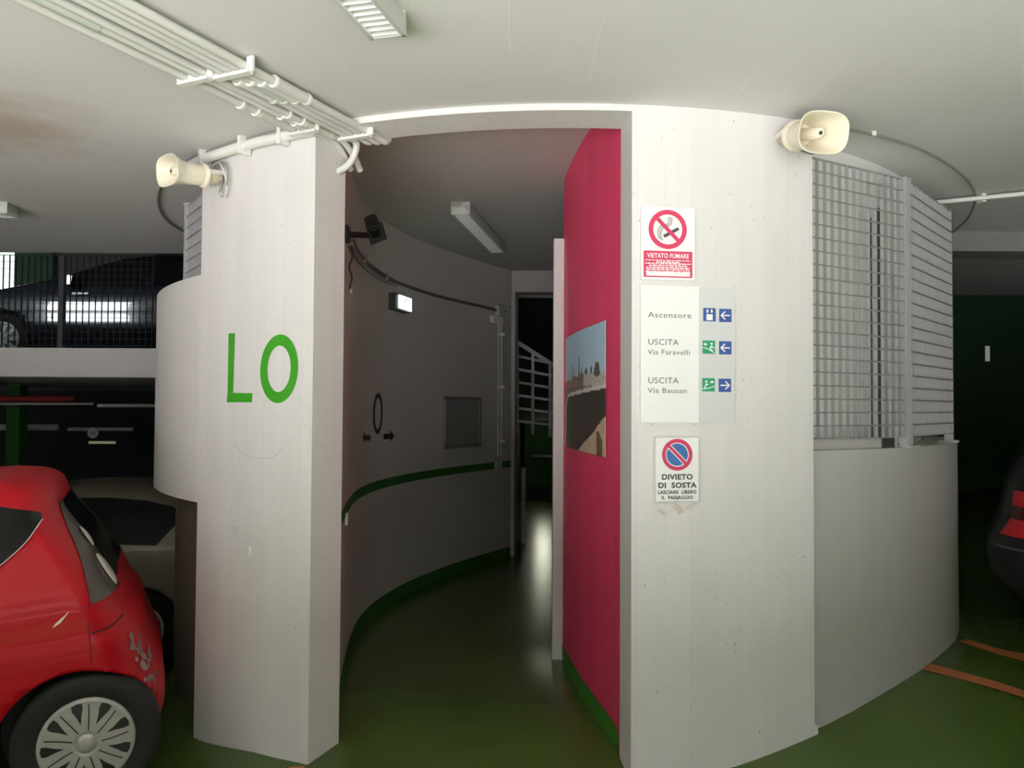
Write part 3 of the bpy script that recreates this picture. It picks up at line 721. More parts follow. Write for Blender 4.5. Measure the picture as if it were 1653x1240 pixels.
def post(root, p, z0, z1, w=.045, d=.045, a=None, m=M_POST, plate=True):
    b = MB(); c = Vector((p[0], p[1], 0)); a = R(ang(c)) if a is None else a
    M = T(c) @ Matrix.Rotation(a, 4, 'Z')
    b.box((0, 0, (z0+z1)/2), (w, .008, z1 - z0), M); b.box((-w/2 + .004, .02, (z0+z1)/2), (.008, .045, z1 - z0), M); b.box((w/2 - .004, .02, (z0+z1)/2), (.008, .045, z1 - z0), M)
    if plate: b.box((0, .02, z0 + .005), (w + .05, .1, .01), M)
    b.box((0, .02, z1 + .003), (w + .012, .055, .006), M)
    b.build('post', m, root, world=True)
post(fence, pol(38.4, 2.715), 1.405, 2.745, .05)
post(fence, pol(56.5, 2.70), 1.405, 2.74, .05)
b = MB()
for a_ in (34.4, 36.0): b.box((0, 0, 2.02 - (.03 if a_ < 35 else 0)), (.012, .012, 1.16 - (.06 if a_ < 35 else 0)), T(pol(a_, 2.62)) )
b.build('locking_rods', M_DSTEEL, fence, world=True, label='two dark vertical rods')
b = MB(); b.box((0, 0, 1.43), (.10, .06, .045), T(pol(35.2, 2.66)) @ Matrix.Rotation(R(35), 4, 'Z')); b.build('base_shoe', M_DSTEEL, fence, world=True, label='dark block at the foot of the rods')
fl = thing('grating_fence', 'narrow grating fence on top of the rounded parapet left of the green letters', 'fence', T(pol(-47, 2.7, 2.27)))
qa, qb = on_core(331, 350, 2.70), on_core(303, 350, 2.66)
panel(fl, (qa.x, qa.y), (qb.x, qb.y), 2.275, 2.72)
post(fl, (qb.x - .012, qb.y, 0), 2.265, 2.735, .03, plate=False)
# dark grating along the upper half level
M_RAIL = mat('black_railing_steel', (.028, .032, .036), .6)
rail = thing('grating_railing', 'dark grating railing along the edge of the upper half level', 'railing', T((-5, 6.84, 2.07)))
xs_ = [at(px, 500, 6.84).x for px in (-170, -30, 99, 250)]
for k in range(3): panel(rail, (xs_[k] + .02, 6.84), (xs_[k+1] - .02, 6.84), 2.09, 2.87, M_RAIL, M_RAIL, rodh=.003)
for k in range(3): post(rail, (xs_[k+0] if k else xs_[0], 6.83, 0), 2.07, 2.86, .045, a=0, m=M_DSTEEL, plate=False)

# ================================================================== CONDUITS
pd = Vector((.42, .907, 0)).normalized(); pn = Vector((pd.y, -pd.x, 0))       # along, to the right
base = Vector((-.98, 2.89, 0))                                                # right edge of the bundle at the first bracket
ZP = ZC - .036
def onbundle(off, y): return base - pn * off + pd * ((y - 2.89) / pd.y) + Vector((0, 0, ZP))
offs = [.016, .054, .092, .130, .195, .233, .292]
ords = ['rightmost', 'second', 'third', 'fourth', 'fifth', 'sixth', 'leftmost']
for i, of in enumerate(offs):
    r = .0165 if i < 6 else .020
    root = thing('conduit', f'grey ceiling conduit, {ords[i]} pipe' + (' of the bundle counted from the right' if 0 < i < 6 else ' of the bundle'), 'conduit', T(onbundle(of, 1.2)), 'conduits in the ceiling bundle')
    end = 3.70 - of * .35 if i < 4 else 3.62 - (of - .19) * .6
    pts = [onbundle(of, 1.2), onbundle(of, 2.2), onbundle(of, 2.9), onbundle(of, end - .08)]
    e = onbundle(of, end)
    if i < 3:      # short bend up through the head of the opening
        tail = [e, e + pd * .03 + Vector((0, 0, -.004)), e + pd * .055 + Vector((0, 0, .004)), e + pd * .07 + Vector((0, 0, .03)), e + pd * .072 + Vector((0, 0, .10))]
    elif i == 3:   # big elbow down to the column reveal
        tail = [e - pd*.06, e + pd * .01 + Vector((0, 0, -.01)), e + pd * .04 + Vector((-.02, 0, -.05)), e + pd * .05 + Vector((-.06, 0, -.11)), e + Vector((-.13, .08, -.15)), e + Vector((-.2, .13, -.16))]
        pts = pts[:-1] + [onbundle(of, end - .12)]
    elif i < 6:
        tail = [e, e + pd * .05 + Vector((0, 0, -.005)), e + pd * .12 + Vector((0.0, .02, -.045)), e + pd * .18 + Vector((-.01, .04, -.09))]
    else:
        tail = [e]
    path = pts + smooth_path(tail, 5)
    MB().tube(path, r, 12).build('pipe', M_PIPE, root, world=True)
    # collars and flexible couplers
    def collar(y0_, y1_, rad, m=M_PIPEW, nm='coupler'):
        MB().tube([onbundle(of, y0_), onbundle(of, y1_)], rad, 14).build(nm, m, root, world=True)
    if i < 4:
        yy = 3.12 - of * .55; collar(yy - .07, yy + .10, r + .006, M_PIPE if i != 2 else M_PIPEG)
        for q in (yy - .075, yy + .1): collar(q, q + .012, r + .009, M_PIPEW, 'collar_ring')
    if i == 5: collar(2.28, 2.5, r + .005, M_PIPEG); collar(2.27, 2.285, r + .008, M_PIPEW, 'collar_ring')
    if i >= 4:
        b = MB(); y0_, y1_ = (3.24, 3.43) if i == 6 else (3.40, 3.57)
        n = 46; P_ = [onbundle(of, y0_ + (y1_ - y0_) * k / n) for k in range(n + 1)]
        b.tube(P_, r, 12, radii=[r + (.007 if k % 2 else .003) for k in range(n + 1)]); b.build('flexible_sleeve', M_PIPEW, root, world=True)
        for q in (y0_ - .10, y0_ - .02): collar(q, q + .012, r + .008, M_PIPEW, 'collar_ring')
def bracket(name, label, y, o0, o1, steps):
    b = MB(); c0 = onbundle(o0, y); c1 = onbundle(o1, y); dn = Vector((0, 0, -.026))
    b.beam(c0 + dn, c1 + dn, .03, .012)
    for q in steps: b.beam(onbundle(q, y) + dn, onbundle(q, y) + Vector((0, 0, .03)), .03, .010, upv=pd)
    k = o0 + .035
    while k < o1 - .01: b.beam(onbundle(k, y) + dn, onbundle(k, y) + Vector((0, 0, -.004)), .026, .006, upv=pd); k += .038
    o = b.build(name, M_PIPEW); tag(o, label, 'bracket', 'white conduit brackets')
bracket('conduit_bracket', 'white toothed bracket carrying the four right conduits, near the top edge of the view', 2.90, -.012, .157, (-.012, .157))
bracket('conduit_bracket', 'white toothed bracket carrying the three left conduits, near the top edge of the view', 2.885, .17, .32, (.17, .262, .32))
bracket('conduit_bracket', 'white toothed bracket under the right conduits just before the passage opening', 3.585, -.012, .157, (-.012,))
bracket('conduit_bracket', 'white toothed bracket under the left conduits at the head of the column', 3.45, .17, .32, (.17, .32))

# thick curved conduit from the bundle to the left loudspeaker
cv = thing('curved_conduit', 'thick white conduit curving round the column head to the left loudspeaker', 'conduit', T(pol(-34, 2.80, 2.83)))
pth = [pol(a, 2.795, ZC - .045 - .0 * a) for a in (-25.0, -28, -32, -36, -40, -43)] + [pol(-45.5, 2.80, ZC - .05)]
MB().tube(pth, .024, 14).build('pipe', M_PIPEW, cv, world=True)
MB().tube([p + Vector((0.0, 0.012, .036)) for p in pth], .007, 8).build('cable', M_CABLE, cv, world=True, label='thin grey cable above the pipe')
for a_ in (-29.0, -34.5, -41.5):
    b = MB(); b.box((0, 0, 0), (.022, .062, .085), T(pol(a_, 2.79, ZC - .042)) @ Matrix.Rotation(R(a_), 4, 'Z')); b.build('clip', M_PIPEW, cv, world=True)
# thin cables that arc over the ceiling round the core
def on_ceiling(pxs, z=ZC - .012): return smooth_path([at_z(x, y, z) for x, y in pxs], 8)
t = thing('ceiling_cable', 'thin dark cable arcing over the ceiling from the right loudspeaker', 'cable', T(at_z(1550, 280, ZC)))
MB().tube(on_ceiling([(1370, 209), (1420, 220), (1490, 243), (1545, 276), (1571, 306), (1572, 332), (1560, 355), (1535, 378)]), .006, 8).build('cable', M_CABLE, t, world=True)
b = MB(); b.box(at_z(1410, 216, ZC - .01), (.02, .02, .02)); b.build('clip', M_PIPEW, t, world=True)
t = thing('ceiling_cable', 'thin dark cable hanging in an arc behind the left loudspeaker', 'cable', T(at_z(262, 320, ZC)))
MB().tube(on_ceiling([(340, 246), (300, 262), (270, 285), (256, 312), (258, 338), (272, 358), (300, 376)]), .008, 8).build('cable', M_CABLE, t, world=True)
t = thing('conduit', 'straight white conduit across the ceiling at the right edge', 'conduit', T(at_z(1585, 320, ZC - .03)))
p0_, p1_ = at_z(1500, 328, ZC - .03), at_z(1653, 313, ZC - .03)
MB().tube([p0_, p1_, p1_ + (p1_ - p0_) * 4.5], .014, 12).build('pipe', M_PIPEW, t, world=True)
b = MB(); b.box(at_z(1585, 319, ZC - .02), (.025, .05, .06)); b.build('clip', M_PIPEW, t, world=True)

# ================================================================== HORN LOUDSPEAKERS
def superel(hw, hh, x, n=36, e=2.6):
    out = []
    for k in range(n):
        a = 2 * PI * k / n; c, s_ = math.cos(a), math.sin(a)
        out.append(Vector((x, math.copysign(abs(c) ** (2/e), c) * hw, math.copysign(abs(s_) ** (2/e), s_) * hh)))
    return out
def horn(label, pos, axis, wall_pt, scale=1.0):
    ax = Vector(axis).normalized(); y = Vector((0, 0, 1)).cross(ax).normalized(); z = ax.cross(y)
    M = Matrix(((ax.x, y.x, z.x, pos[0]), (ax.y, y.y, z.y, pos[1]), (ax.z, y.z, z.z, pos[2]), (0, 0, 0, 1))) @ Matrix.Scale(scale, 4)
    root = thing('horn_loudspeaker', label, 'loudspeaker', M, 'cream horn loudspeakers')
    prof = [(.0, .050, .050, 2), (.02, .058, .058, 2), (.08, .061, .060, 2.05), (.125, .066, .062, 2.2), (.155, .080, .067, 2.5), (.18, .099, .076, 2.8), (.20, .111, .083, 3.0), (.207, .113, .085, 3.0), (.209, .110, .082, 3.0)]
    inn = [(.200, .104, .077, 3.0), (.175, .090, .068, 2.8), (.145, .070, .058, 2.4), (.10, .052, .050, 2), (.05, .042, .042, 2)]
    MB().loft([superel(w_, h_, x_, 44, e_) for x_, w_, h_, e_ in prof + inn]).build('bell', M_HORN, root)
    MB().lathe([(.028, .05), (.027, .12), (.022, .178), (.018, .182), (.008, .183), (.004, .178)], (1, 0, 0), n=24).build('phase_plug', M_HORN, root)
    MB().lathe([(.008, .181), (.008, .1845)], (1, 0, 0), n=14).build('plug_screw', M_DSTEEL, root)
    MB().lathe([(.05, -.018), (.066, -.014), (.068, .002), (.062, .010)], (1, 0, 0), n=32).build('flange', M_HORN, root)
    MB().lathe([(.030, -.105), (.042, -.098), (.046, -.06), (.048, -.018)], (1, 0, 0), n=28).build('driver', M_HORN2, root)
    b = MB()
    inv = M.inverted(); wp = inv @ Vector(wall_pt)
    for s_ in (-1, 1): b.beam((-.005, s_ * .068, .01), (wp.x * .85, wp.y * .55 + s_ * .045, wp.z * .8), .004, .024)
    b.beam((wp.x * .85, wp.y * .55 - .047, wp.z * .8), (wp.x * .85, wp.y * .55 + .047, wp.z * .8), .006, .026)
    b.beam((wp.x * .85, wp.y * .55, wp.z * .8), wp, .022, .022)
    b.build('bracket', M_PIPEW, root)
    return root, M
def wl(M, pts): return [M.inverted() @ Vector(p) for p in pts]
lp = on_core(327, 283, RO + .11)
wp = on_core(357, 281, RO)
hl, Ml = horn('cream horn loudspeaker facing left on the column beside the green letters', lp, (-.63, -.77, -.10), wp, .88)
for k, dx in enumerate((0, 7)):
    c = [on_core(x + dx, y, RO + .03) for x, y in ((342, 270), (352, 262), (361, 275), (366 - dx, 300), (362 - dx, 317), (355 - dx, 312), (350, 295), (345, 282))]
    MB().tube(smooth_path(wl(Ml, c), 6), .0055, 8).build('cable_loop', M_CABLE if k else M_PIPE, hl)
rp = on_core(1286, 219, RO + .10)
hr, Mr = horn('cream horn loudspeaker facing out to the right above the grating fence', rp, (.20, -.95, -.26), on_core(1262, 224, RO))
c = [on_core(x, y, RO + .02) for x, y in ((1268, 226), (1278, 236), (1295, 244), (1312, 248), (1318, 242))]
MB().tube(smooth_path(wl(Mr, c), 6), .005, 8).build('cable_loop', M_CABLE, hr)

# ================================================================== CEILING LAMPS
def lamp(label, p_end, d, L_, w_, h_, ztop, louvres=True, mlouv=M_LOUV):
    d = Vector((d[0], d[1], 0)).normalized(); o = Vector((p_end[0], p_end[1], ztop))
    root = thing('ceiling_lamp', label, 'lamp', frame(o, d, Vector((-d.y, d.x, 0))))   # x runs back from the visible end
    b = MB(); tz = -.03
    prof = [(-w_*.42, 0), (-w_*.5, tz), (-w_*.5, -h_), (-w_*.40, -h_), (-w_*.30, tz - .01), (w_*.30, tz - .01), (w_*.40, -h_), (w_*.5, -h_), (w_*.5, tz), (w_*.42, 0)]
    b.loft([[Vector((x_, p[0], p[1])) for p in prof] for x_ in (0, L_)], smooth=False)
    b.build('housing', M_LAMPB, root)
    for xe in (.004, L_ - .004):
        b = MB(); b.box((xe, 0, -h_/2), (.008, w_ * .98, h_)); b.build('end_cap', M_LAMPB, root)
    MB().tube([(.03, 0, -h_ * .6), (L_ - .03, 0, -h_ * .6)], .008, 10).build('tube', M_PIPEW, root)
    b = MB(); n = int(L_ / .034)
    for k in range(n): b.box((.02 + (L_ - .04) * k / (n - 1), 0, -h_ + .014), (.002, w_ * .78, .026))
    for s_ in (-1, 1): b.box((L_/2, s_ * w_ * .39, -h_ + .012), (L_, .003, .026))
    b.build('louvre', mlouv, root)
    return root
lamp('ceiling lamp with bright slatted louvre at the top edge of the view', (-.41, 2.575), (-.25, -.97), 1.25, .125, .085, ZC)
lamp('dull strip lamp on the ceiling inside the passage', (-.375, 5.66), (.165, .986), 1.45, .14, .09, ZCI, mlouv=M_LAMPB)
e_ = at_z(20, 350, ZC - .08)
lamp('short strip lamp on the ceiling at the left edge', (e_.x, e_.y), (-1, -.15), 1.2, .15, .075, ZC)

# ================================================================== THINGS IN THE PASSAGE
# security camera
cpos = at(603, 367, 4.55)
cc = thing('security_camera', 'dark security camera on a short arm beside the column', 'camera', T(cpos))
ax = (at(610, 389, 4.42) - at(598, 346, 4.66)).normalized()
y_ = ax.cross(Vector((0, 1, 0))).normalized(); z_ = ax.cross(y_)
Mc = Matrix(((ax.x, y_.x, z_.x, 0), (ax.y, y_.y, z_.y, 0), (ax.z, y_.z, z_.z, 0), (0, 0, 0, 1)))
def rr_ring(x, hw, hh): return [Mc @ v for v in superel(hw, hh, x, 28, 4)]
MB().loft([rr_ring(-.085, .034, .034), rr_ring(-.078, .04, .04), rr_ring(.06, .04, .04), rr_ring(.066, .036, .036)]).build('housing', M_BLACK, cc)
b = MB(); b.box((-.01, 0, 0), (.21, .10, .006), Mc @ T((0, 0, -.048)) ); b.build('sun_shield', M_DSTEEL, cc)
b = MB(); b.lathe([(.028, .060), (.028, .074), (.02, .076)], Mc.to_3x3() @ Vector((1, 0, 0)), n=20); b.build('lens', M_GLASSD, cc)
arm0 = at(594, 380, 4.56) - cpos; wall0, _ = SW.hit(569, 380, 0)
arm1 = (Vector((-.93, 4.42, at(569, 380, 4.45).z))) - cpos
b = MB(); b.tube([arm0, arm1], .017, 10); b.box(arm1, (.04, .07, .09)); b.build('wall_arm', M_BLACK, cc)

# cable trunking and conduit along the wall
tr = thing('wall_conduit', 'dark cable conduit sagging along the left passage wall to the junction box', 'conduit', T(SW.hit(660, 463)[0]))
def wall_path(pxs, off): return smooth_path([SW.hit(x, y, off)[0] for x, y in pxs], 6)
path = [(564, 386), (570, 401), (580, 415), (592, 427), (607, 438), (622, 448), (640, 457), (665, 466), (700, 477), (740, 487), (775, 495), (798, 501)]
MB().tube(wall_path(path, .018), .014, 8).build('pipe', mat('brown_grey_conduit', (.13, .115, .105), .6), tr, world=True)
MB().tube(wall_path([(562, 394), (569, 410), (580, 424), (592, 436), (607, 447), (622, 455), (637, 460)], .018), .016, 8).build('pipe', M_CABLE, tr, world=True)
for q in ((583, 419), (620, 449)):
    p, tn = SW.hit(*q, .02); b = MB(); b.box((0, 0, 0), (.03, .05, .07), T(p)); b.build('clip', M_CABLE, tr, world=True)
lc = thing('loose_cable', 'loose cable dangling beside the column edge below the security camera', 'cable', T(at(566, 430, 4.5)))
MB().tube(smooth_path([at(x, y, 4.5) for x, y in ((567, 395), (570, 412), (564, 430), (568, 448), (565, 462), (568, 474))], 5), .006, 8).build('cable', M_BLACK, lc, world=True)
MB().lathe([(.006, 0), (.01, .01), (.008, .03)], (0, 0, -1), at(567, 466, 4.5), 10).build('plug', M_LENS, lc, world=True)
def wall_box(name, label, cat, x0, y0, x1, y1, th, m, part='box_body', bev=.004):
    p, tn = SW.hit((x0+x1)/2, (y0+y1)/2); a = SW.hit(x0, (y0+y1)/2)[0]; c = SW.hit(x1, (y0+y1)/2)[0]
    zt = SW.hit((x0+x1)/2, y0)[0].z; zb = SW.hit((x0+x1)/2, y1)[0].z
    xd = (c - a); xd.z = 0; w_ = xd.length
    root = thing(name, label, cat, frame((p.x, p.y, (zt+zb)/2), xd, (0, 0, 1)))
    b = MB(); b.box((0, 0, th/2 + .001), (w_, zt - zb, th)); b.build(part, m, root, bevel=bev)
    return root, w_, zt - zb
jb, w_, h_ = wall_box('junction_box', 'grey junction box near the far passage opening with conduit below it', 'box', 799, 495, 818, 512, .05, M_PIPEG)
MB().lathe([(.012, 0), (.012, .02)], (0, 0, 1), (0, 0, .05), 12).build('cover_screw', M_CABLE, jb)
sn, w2, h2 = wall_box('sensor', 'small pale sensor just below the junction box', 'sensor', 790, 511, 806, 522, .05, M_PIPEW, 'sensor_head', .012)
vc = thing('wall_conduit', 'pair of vertical conduits running down from the junction box', 'conduit', T(SW.hit(805, 760)[0]))
for dx in (-2.5, 2.5): MB().tube([SW.hit(805 + dx, 520, .02)[0], SW.hit(804 + dx, 735, .02)[0]], .009, 8).build('pipe', M_PIPE, vc, world=True)
for yy in (540, 625, 712):
    p, tn = SW.hit(805, yy, .02); b = MB(); b.box((0, 0, 0), (.09, .04, .03), T(p)); b.build('clip', M_PIPE, vc, world=True)
wall_box('socket_box', 'small grey box on the green stripe at the end of the vertical conduits', 'box', 798, 745, 807, 760, .03, M_PIPEG)
# exit sign, lit
ex, w_, h_ = wall_box('exit_sign', 'small lit green and white emergency exit sign on the passage wall', 'sign', 627, 477, 652, 503, .06, M_DSTEEL, 'case')
MEX = mat('lit_sign_face', (.9, 1, .95), .4, emit=(.80, 1.0, .90), estr=3.2)
b = MB(); b.box((w_ * .1, .004, .066), (w_ * .80, h_ * .80, .012)); b.build('lit_panel', MEX, ex)
b = MB()
for p in [[(q[0] * .13 + w_ * .22, q[1] * .13) for q in p_] for p_ in EXL]: b.add([(q[0], q[1], .0735) for q in p], [tuple(range(len(p)))])
b.build('pictogram', mat('lit_green', (.02, .45, .2), .4, emit=(.05, .5, .25), estr=.5), ex)
# notice frame
nf, w_, h_ = wall_box('notice_frame', 'grey glazed notice frame hanging on the passage wall', 'frame', 716, 643.5, 771, 719.5, .03, mat('notice_backing', (.30, .29, .28), .4, noise=.15, nscale=8), 'backing_panel')
b = MB()
for s_ in (-1, 1): b.box((s_ * w_/2, 0, .02), (.03, h_ + .03, .045)); b.box((0, s_ * h_/2, .02), (w_ + .03, .03, .045))
b.build('frame_rim', mat('dull_aluminium', (.34, .31, .29), .4, .4), nf)
# small switch plate at the column edge
b = MB(); b.box((0, 0, 0), (.02, .03, .07), T(SW.hit(557.5, 838, .005)[0])); tag(b.build('switch_plate', M_PIPEW), 'tiny pale switch plate at the column edge below the green stripe', 'switch')

# ------------------------------------------------------------------ stairwell behind the opening
st = thing('stair_railing', 'dim railing with slats behind the dark passage opening', 'railing', T((.35, 9.6, 1.25)))
p = lambda x, y, Y_=9.6: at(x, y, Y_)
for px_, y0_, y1_ in ((835, 558, 702), (860, 572, 702), (888, 590, 706)):
    MB().beam(p(px_, y0_), p(px_, y1_), .035, .035).build('post', M_WHITE, st, world=True)
MB().beam(p(828, 548), p(900, 594), .035, .05).build('handrail', M_STEEL, st, world=True)
for k in range(6):
    y0_ = 575 + k * 21; MB().beam(p(836, y0_), p(892, y0_ + 12 - k * 1.2), .012, .03).build('slat', M_STEEL, st, world=True)
b = MB(); b.beam(p(845, 755, 9.3), p(845, 884, 9.3), .03, .05)
for k in range(9): b.beam(p(842, 760 + k * 14, 9.3), p(849, 757 + k * 14, 9.3), .06, .035)
tag(b.build('notched_post', M_WHITE), 'pale notched post low behind the dark opening', 'post')
b = MB(); b.lathe([(.02, 0), (.17, 0), (.18, .012), (.17, .025), (.02, .025)], (0, 0, 1), p(881, 737, 9.5), 28)
tag(b.build('table_top', M_SIGNG), 'small pale round table top behind the dark opening', 'table')
b = MB(); b.box((.56, 9.75, 1.02), (.9, .06, .80)); b.box((.13, 9.75, .7), (.05, .06, 1.4)); tag(b.build('screening_panel', M_GREENP), 'dark green panel standing behind the pale round table top', 'panel')  # green panel, added to hide the glowing panel behind from direct view
b = MB(); b.box((.54, 13.48, .95), (.22, .05, .55)); b.build('floor_glare_panel', mat('floor_glare_glow', (.8, .85, .75), .5, emit=(1, 1, .78), estr=5), kind='structure')  # glowing panel, added for the glare on the passage floor

# ================================================================== CARS
def catmull(xs, ys, t):
    i = 0
    while i < len(xs) - 2 and t > xs[i+1]: i += 1
    x0_, x1_ = xs[i], xs[i+1]; k = (t - x0_) / (x1_ - x0_)
    m0 = (ys[i+1] - ys[i-1]) / (xs[i+1] - xs[i-1]) if i > 0 else (ys[1] - ys[0]) / (xs[1] - xs[0])
    m1 = (ys[i+2] - ys[i]) / (xs[i+2] - xs[i]) if i + 2 < len(xs) else (ys[i+1] - ys[i]) / (x1_ - x0_)
    h = x1_ - x0_
    return (2*k**3-3*k*k+1)*ys[i] + (k**3-2*k*k+k)*h*m0 + (-2*k**3+3*k*k)*ys[i+1] + (k**3-k*k)*h*m1

def fixn(o):
    bm = bmesh.new(); bm.from_mesh(o.data); bmesh.ops.remove_doubles(bm, verts=bm.verts, dist=1e-5)
    bmesh.ops.recalc_face_normals(bm, faces=bm.faces); bm.to_mesh(o.data); bm.free()
class Car:
    """car in its own frame: x rearwards from the rear wheel centre, y from near side inwards, z up from the ground"""
    def __init__(s, name, label, M, slices, paint, qc, wheels, wr, rim, arch=None, group=None, arch_dx=0.0):
        s.sl = sorted(slices); s.qc = qc; s.root = thing(name, label, 'car', M, group); s.M = M
        s.zs = [a[0] for a in s.sl]
        N = 64; z0_, z1_ = s.zs[0], s.zs[-1]
        rings = [s.outline(z0_ + (z1_ - z0_) * k / N) for k in range(N + 1)]
        b = MB(); b.loft(rings); body = b.build('body', paint, s.root); s.body = body; fixn(body)
        ar = arch or wr + .045
        for wx in wheels:
            for side in (0, 1):
                c = MB(); n = 40; y0_, y1_ = (-.2, .27) if side == 0 else (2*qc - .27, 2*qc + .2)
                c.loft([[Vector((wx + arch_dx + ar*math.cos(2*PI*k/n), y, wr + ar*math.sin(2*PI*k/n))) for k in range(n)] for y in (y0_, y1_)])
                cu_ = c.build('cut', M_BLACK, s.root); fixn(cu_)
                md = body.modifiers.new('arch', 'BOOLEAN'); md.operation = 'DIFFERENCE'; md.object = cu_; md.solver = 'EXACT'
                try: md.material_mode = 'TRANSFER'
                except Exception: pass
                bpy.context.view_layer.update()
                dg = bpy.context.evaluated_depsgraph_get()
                me = bpy.data.meshes.new_from_object(body.evaluated_get(dg)); body.modifiers.clear(); old = body.data; body.data = me; bpy.data.meshes.remove(old)
                bpy.data.objects.remove(cu_)
        body.data.name = 'body'
        s.wr = wr; s.rim = rim
    def par(s, z): return [catmull(s.zs, [a[i] for a in s.sl], z) for i in range(1, 6)]   # s0, s1, hw, rs, rq
    def outline(s, z):
        s0, s1, hw, rs, rq = s.par(z); rq = min(rq, hw * .98); qc = s.qc; out = []
        rf, rfq = .35, min(.5, hw * .98)
        for k in range(44): t = k / 44; out.append(Vector((s0 + rf + (s1 - rs - s0 - rf) * t, qc - hw, z)))
        for k in range(14): a = PI/2 * k / 14; out.append(Vector((s1 - rs + rs*math.sin(a), qc - hw + rq*(1 - math.cos(a)), z)))
        for k in range(8): out.append(Vector((s1, qc - hw + rq + (2*hw - 2*rq) * k / 8, z)))
        for k in range(14): a = PI/2 * k / 14; out.append(Vector((s1 - rs + rs*math.cos(a), qc + hw - rq + rq*math.sin(a), z)))
        for k in range(44): t = k / 44; out.append(Vector((s1 - rs + (s0 + rf - s1 + rs) * t, qc + hw, z)))
        for k in range(14): a = PI/2 * k / 14; out.append(Vector((s0 + rf - rf*math.sin(a), qc + hw - rfq*(1 - math.cos(a)), z)))
        for k in range(8): out.append(Vector((s0, qc + hw - rfq - (2*hw - 2*rfq) * k / 8, z)))
        for k in range(14): a = PI/2 * k / 14; out.append(Vector((s0 + rf - rf*math.cos(a), qc - hw + rfq*(1 - math.sin(a)), z)))
        return out[::-1]
    def side(s, x, z, off=.004, far=False):
        s0, s1, hw, rs, rq = s.par(z); q = s.qc - hw; k = x - (s1 - rs)
        if k > 0: k = min(k / rs, .999); q += rq * (1 - math.sqrt(1 - k*k))
        q -= off
        return Vector((x, 2*s.qc - q if far else q, z))
    def corner(s, phi, z, off=.004, far=False):
        s0, s1, hw, rs, rq = s.par(z); a = R(phi); rq = min(rq, hw * .98)
        n = Vector((math.sin(a), -math.cos(a)))
        p = Vector((s1 - rs + rs*math.sin(a) + n.x*off, s.qc - hw + rq*(1 - math.cos(a)) + n.y*off, z))
        if far: p.y = 2*s.qc - p.y
        return p
    def sidepatch(s, name, poly, m, far=False, off=.004, label=None, rings=6, dense=6):
        P = []
        for a, c in zip(poly, poly[1:] + poly[:1]):
            for k in range(dense): P.append((a[0] + (c[0]-a[0])*k/dense, a[1] + (c[1]-a[1])*k/dense))
        cx = sum(q[0] for q in P) / len(P); cz = sum(q[1] for q in P) / len(P); n = len(P); b = MB()
        vs = [s.side(cx, cz, off, far)]
        for r in range(1, rings + 1):
            for q in P: vs.append(s.side(cx + (q[0]-cx)*r/rings, cz + (q[1]-cz)*r/rings, off, far))
        fs = [(0, 1 + k, 1 + (k+1) % n) for k in range(n)]
        for r in range(rings - 1):
            o = 1 + r*n
            for k in range(n): fs.append((o+k, o+n+k, o+n+(k+1) % n, o+(k+1) % n))
        if not far: fs = [f[::-1] for f in fs]
        b.add(vs, fs, True); o = b.build(name, m, s.root, label=label); return o
    def sideline(s, name, pts, w, m, off=.005, far=False, parent=None):
        MB().tube([s.side(x, z, off, far) for x, z in pts], w, 6).build(name, m, parent or s.root)
    def cornerpatch(s, name, phi0, phi1, z0_, z1_, m, far=False, off=.005, n=16, label=None, parent=None):
        rows = []
        for j in range(n + 1):
            z = z0_ + (z1_ - z0_) * j / n
            a0 = phi0(z) if callable(phi0) else phi0; a1 = phi1(z) if callable(phi1) else phi1
            rows.append([s.corner(a0 + (a1 - a0) * i / n, z, off, far) for i in range(n + 1)])
        b = MB(); w_ = n + 1; b.add([q for r in rows for q in r], [(j*w_+i, j*w_+i+1, (j+1)*w_+i+1, (j+1)*w_+i) for j in range(n) for i in range(n)], True)
        return b.build(name, m, parent or s.root, label=label)
    def rearpatch(s, name, z0_, z1_, m, phi=80, off=.005, n=12):
        b = MB(); rows = []
        for j in range(n + 1):
            z = z0_ + (z1_ - z0_) * j / n; A, B_ = s.corner(phi, z, off), s.corner(phi, z, off, True)
            mid = [s.corner(85, z, off), s.corner(90, z, off), s.corner(90, z, off, True), s.corner(85, z, off, True)]
            rows.append([A] + mid + [B_])
        b.add([q for r in rows for q in r], [(j*6+i, j*6+i+1, (j+1)*6+i+1, (j+1)*6+i) for j in range(n) for i in range(5)], True)
        return b.build(name, m, s.root)
    def wheel(s, x, far=False, style='cover', lab=None):
        wr, rim = s.wr, s.rim; y0_ = 2*s.qc if far else 0.0; dr = -1 if far else 1     # outer face plane, dr towards the car
        def prof(p): return [(r, h) for r, h in p]
        ax = (0, -dr, 0); o = (x, y0_, wr)
        tw = .17
        t = MB(); t.lathe([(rim, -tw), (wr*.93, -tw), (wr*.985, -tw*.9), (wr, -tw*.75), (wr, -.05), (wr*.985, -.02), (wr*.93, -.002), (wr*.84, .002), (rim*1.06, -.006), (rim*1.0, -.012)], ax, o, 56)
        ty = t.build('tyre', M_TYRE, s.root)
        h = MB(); h.lathe([(rim, -.03), (rim*1.0, -.008), (rim*.97, .000), (rim*.90, -.004), (rim*.6, .004), (rim*.3, .007), (rim*.23, .006), (rim*.215, .003), (rim*.20, .008), (rim*.1, .011), (.001, .012)], ax, o, 60)
        hub = h.build('hubcap', M_HUB if style == 'cover' else M_STEEL, ty)
        n = 9 if style == 'cover' else 10; v = MB()
        def pt(r, a, lift=.0105): return Vector((x + r*math.cos(a), y0_ - dr*lift, wr + r*math.sin(a)))
        def zlift(r): return interp(r/rim, [.2, .3, .6, .9, .97], [.0075, .0085, .0055, -.0025, .0015])
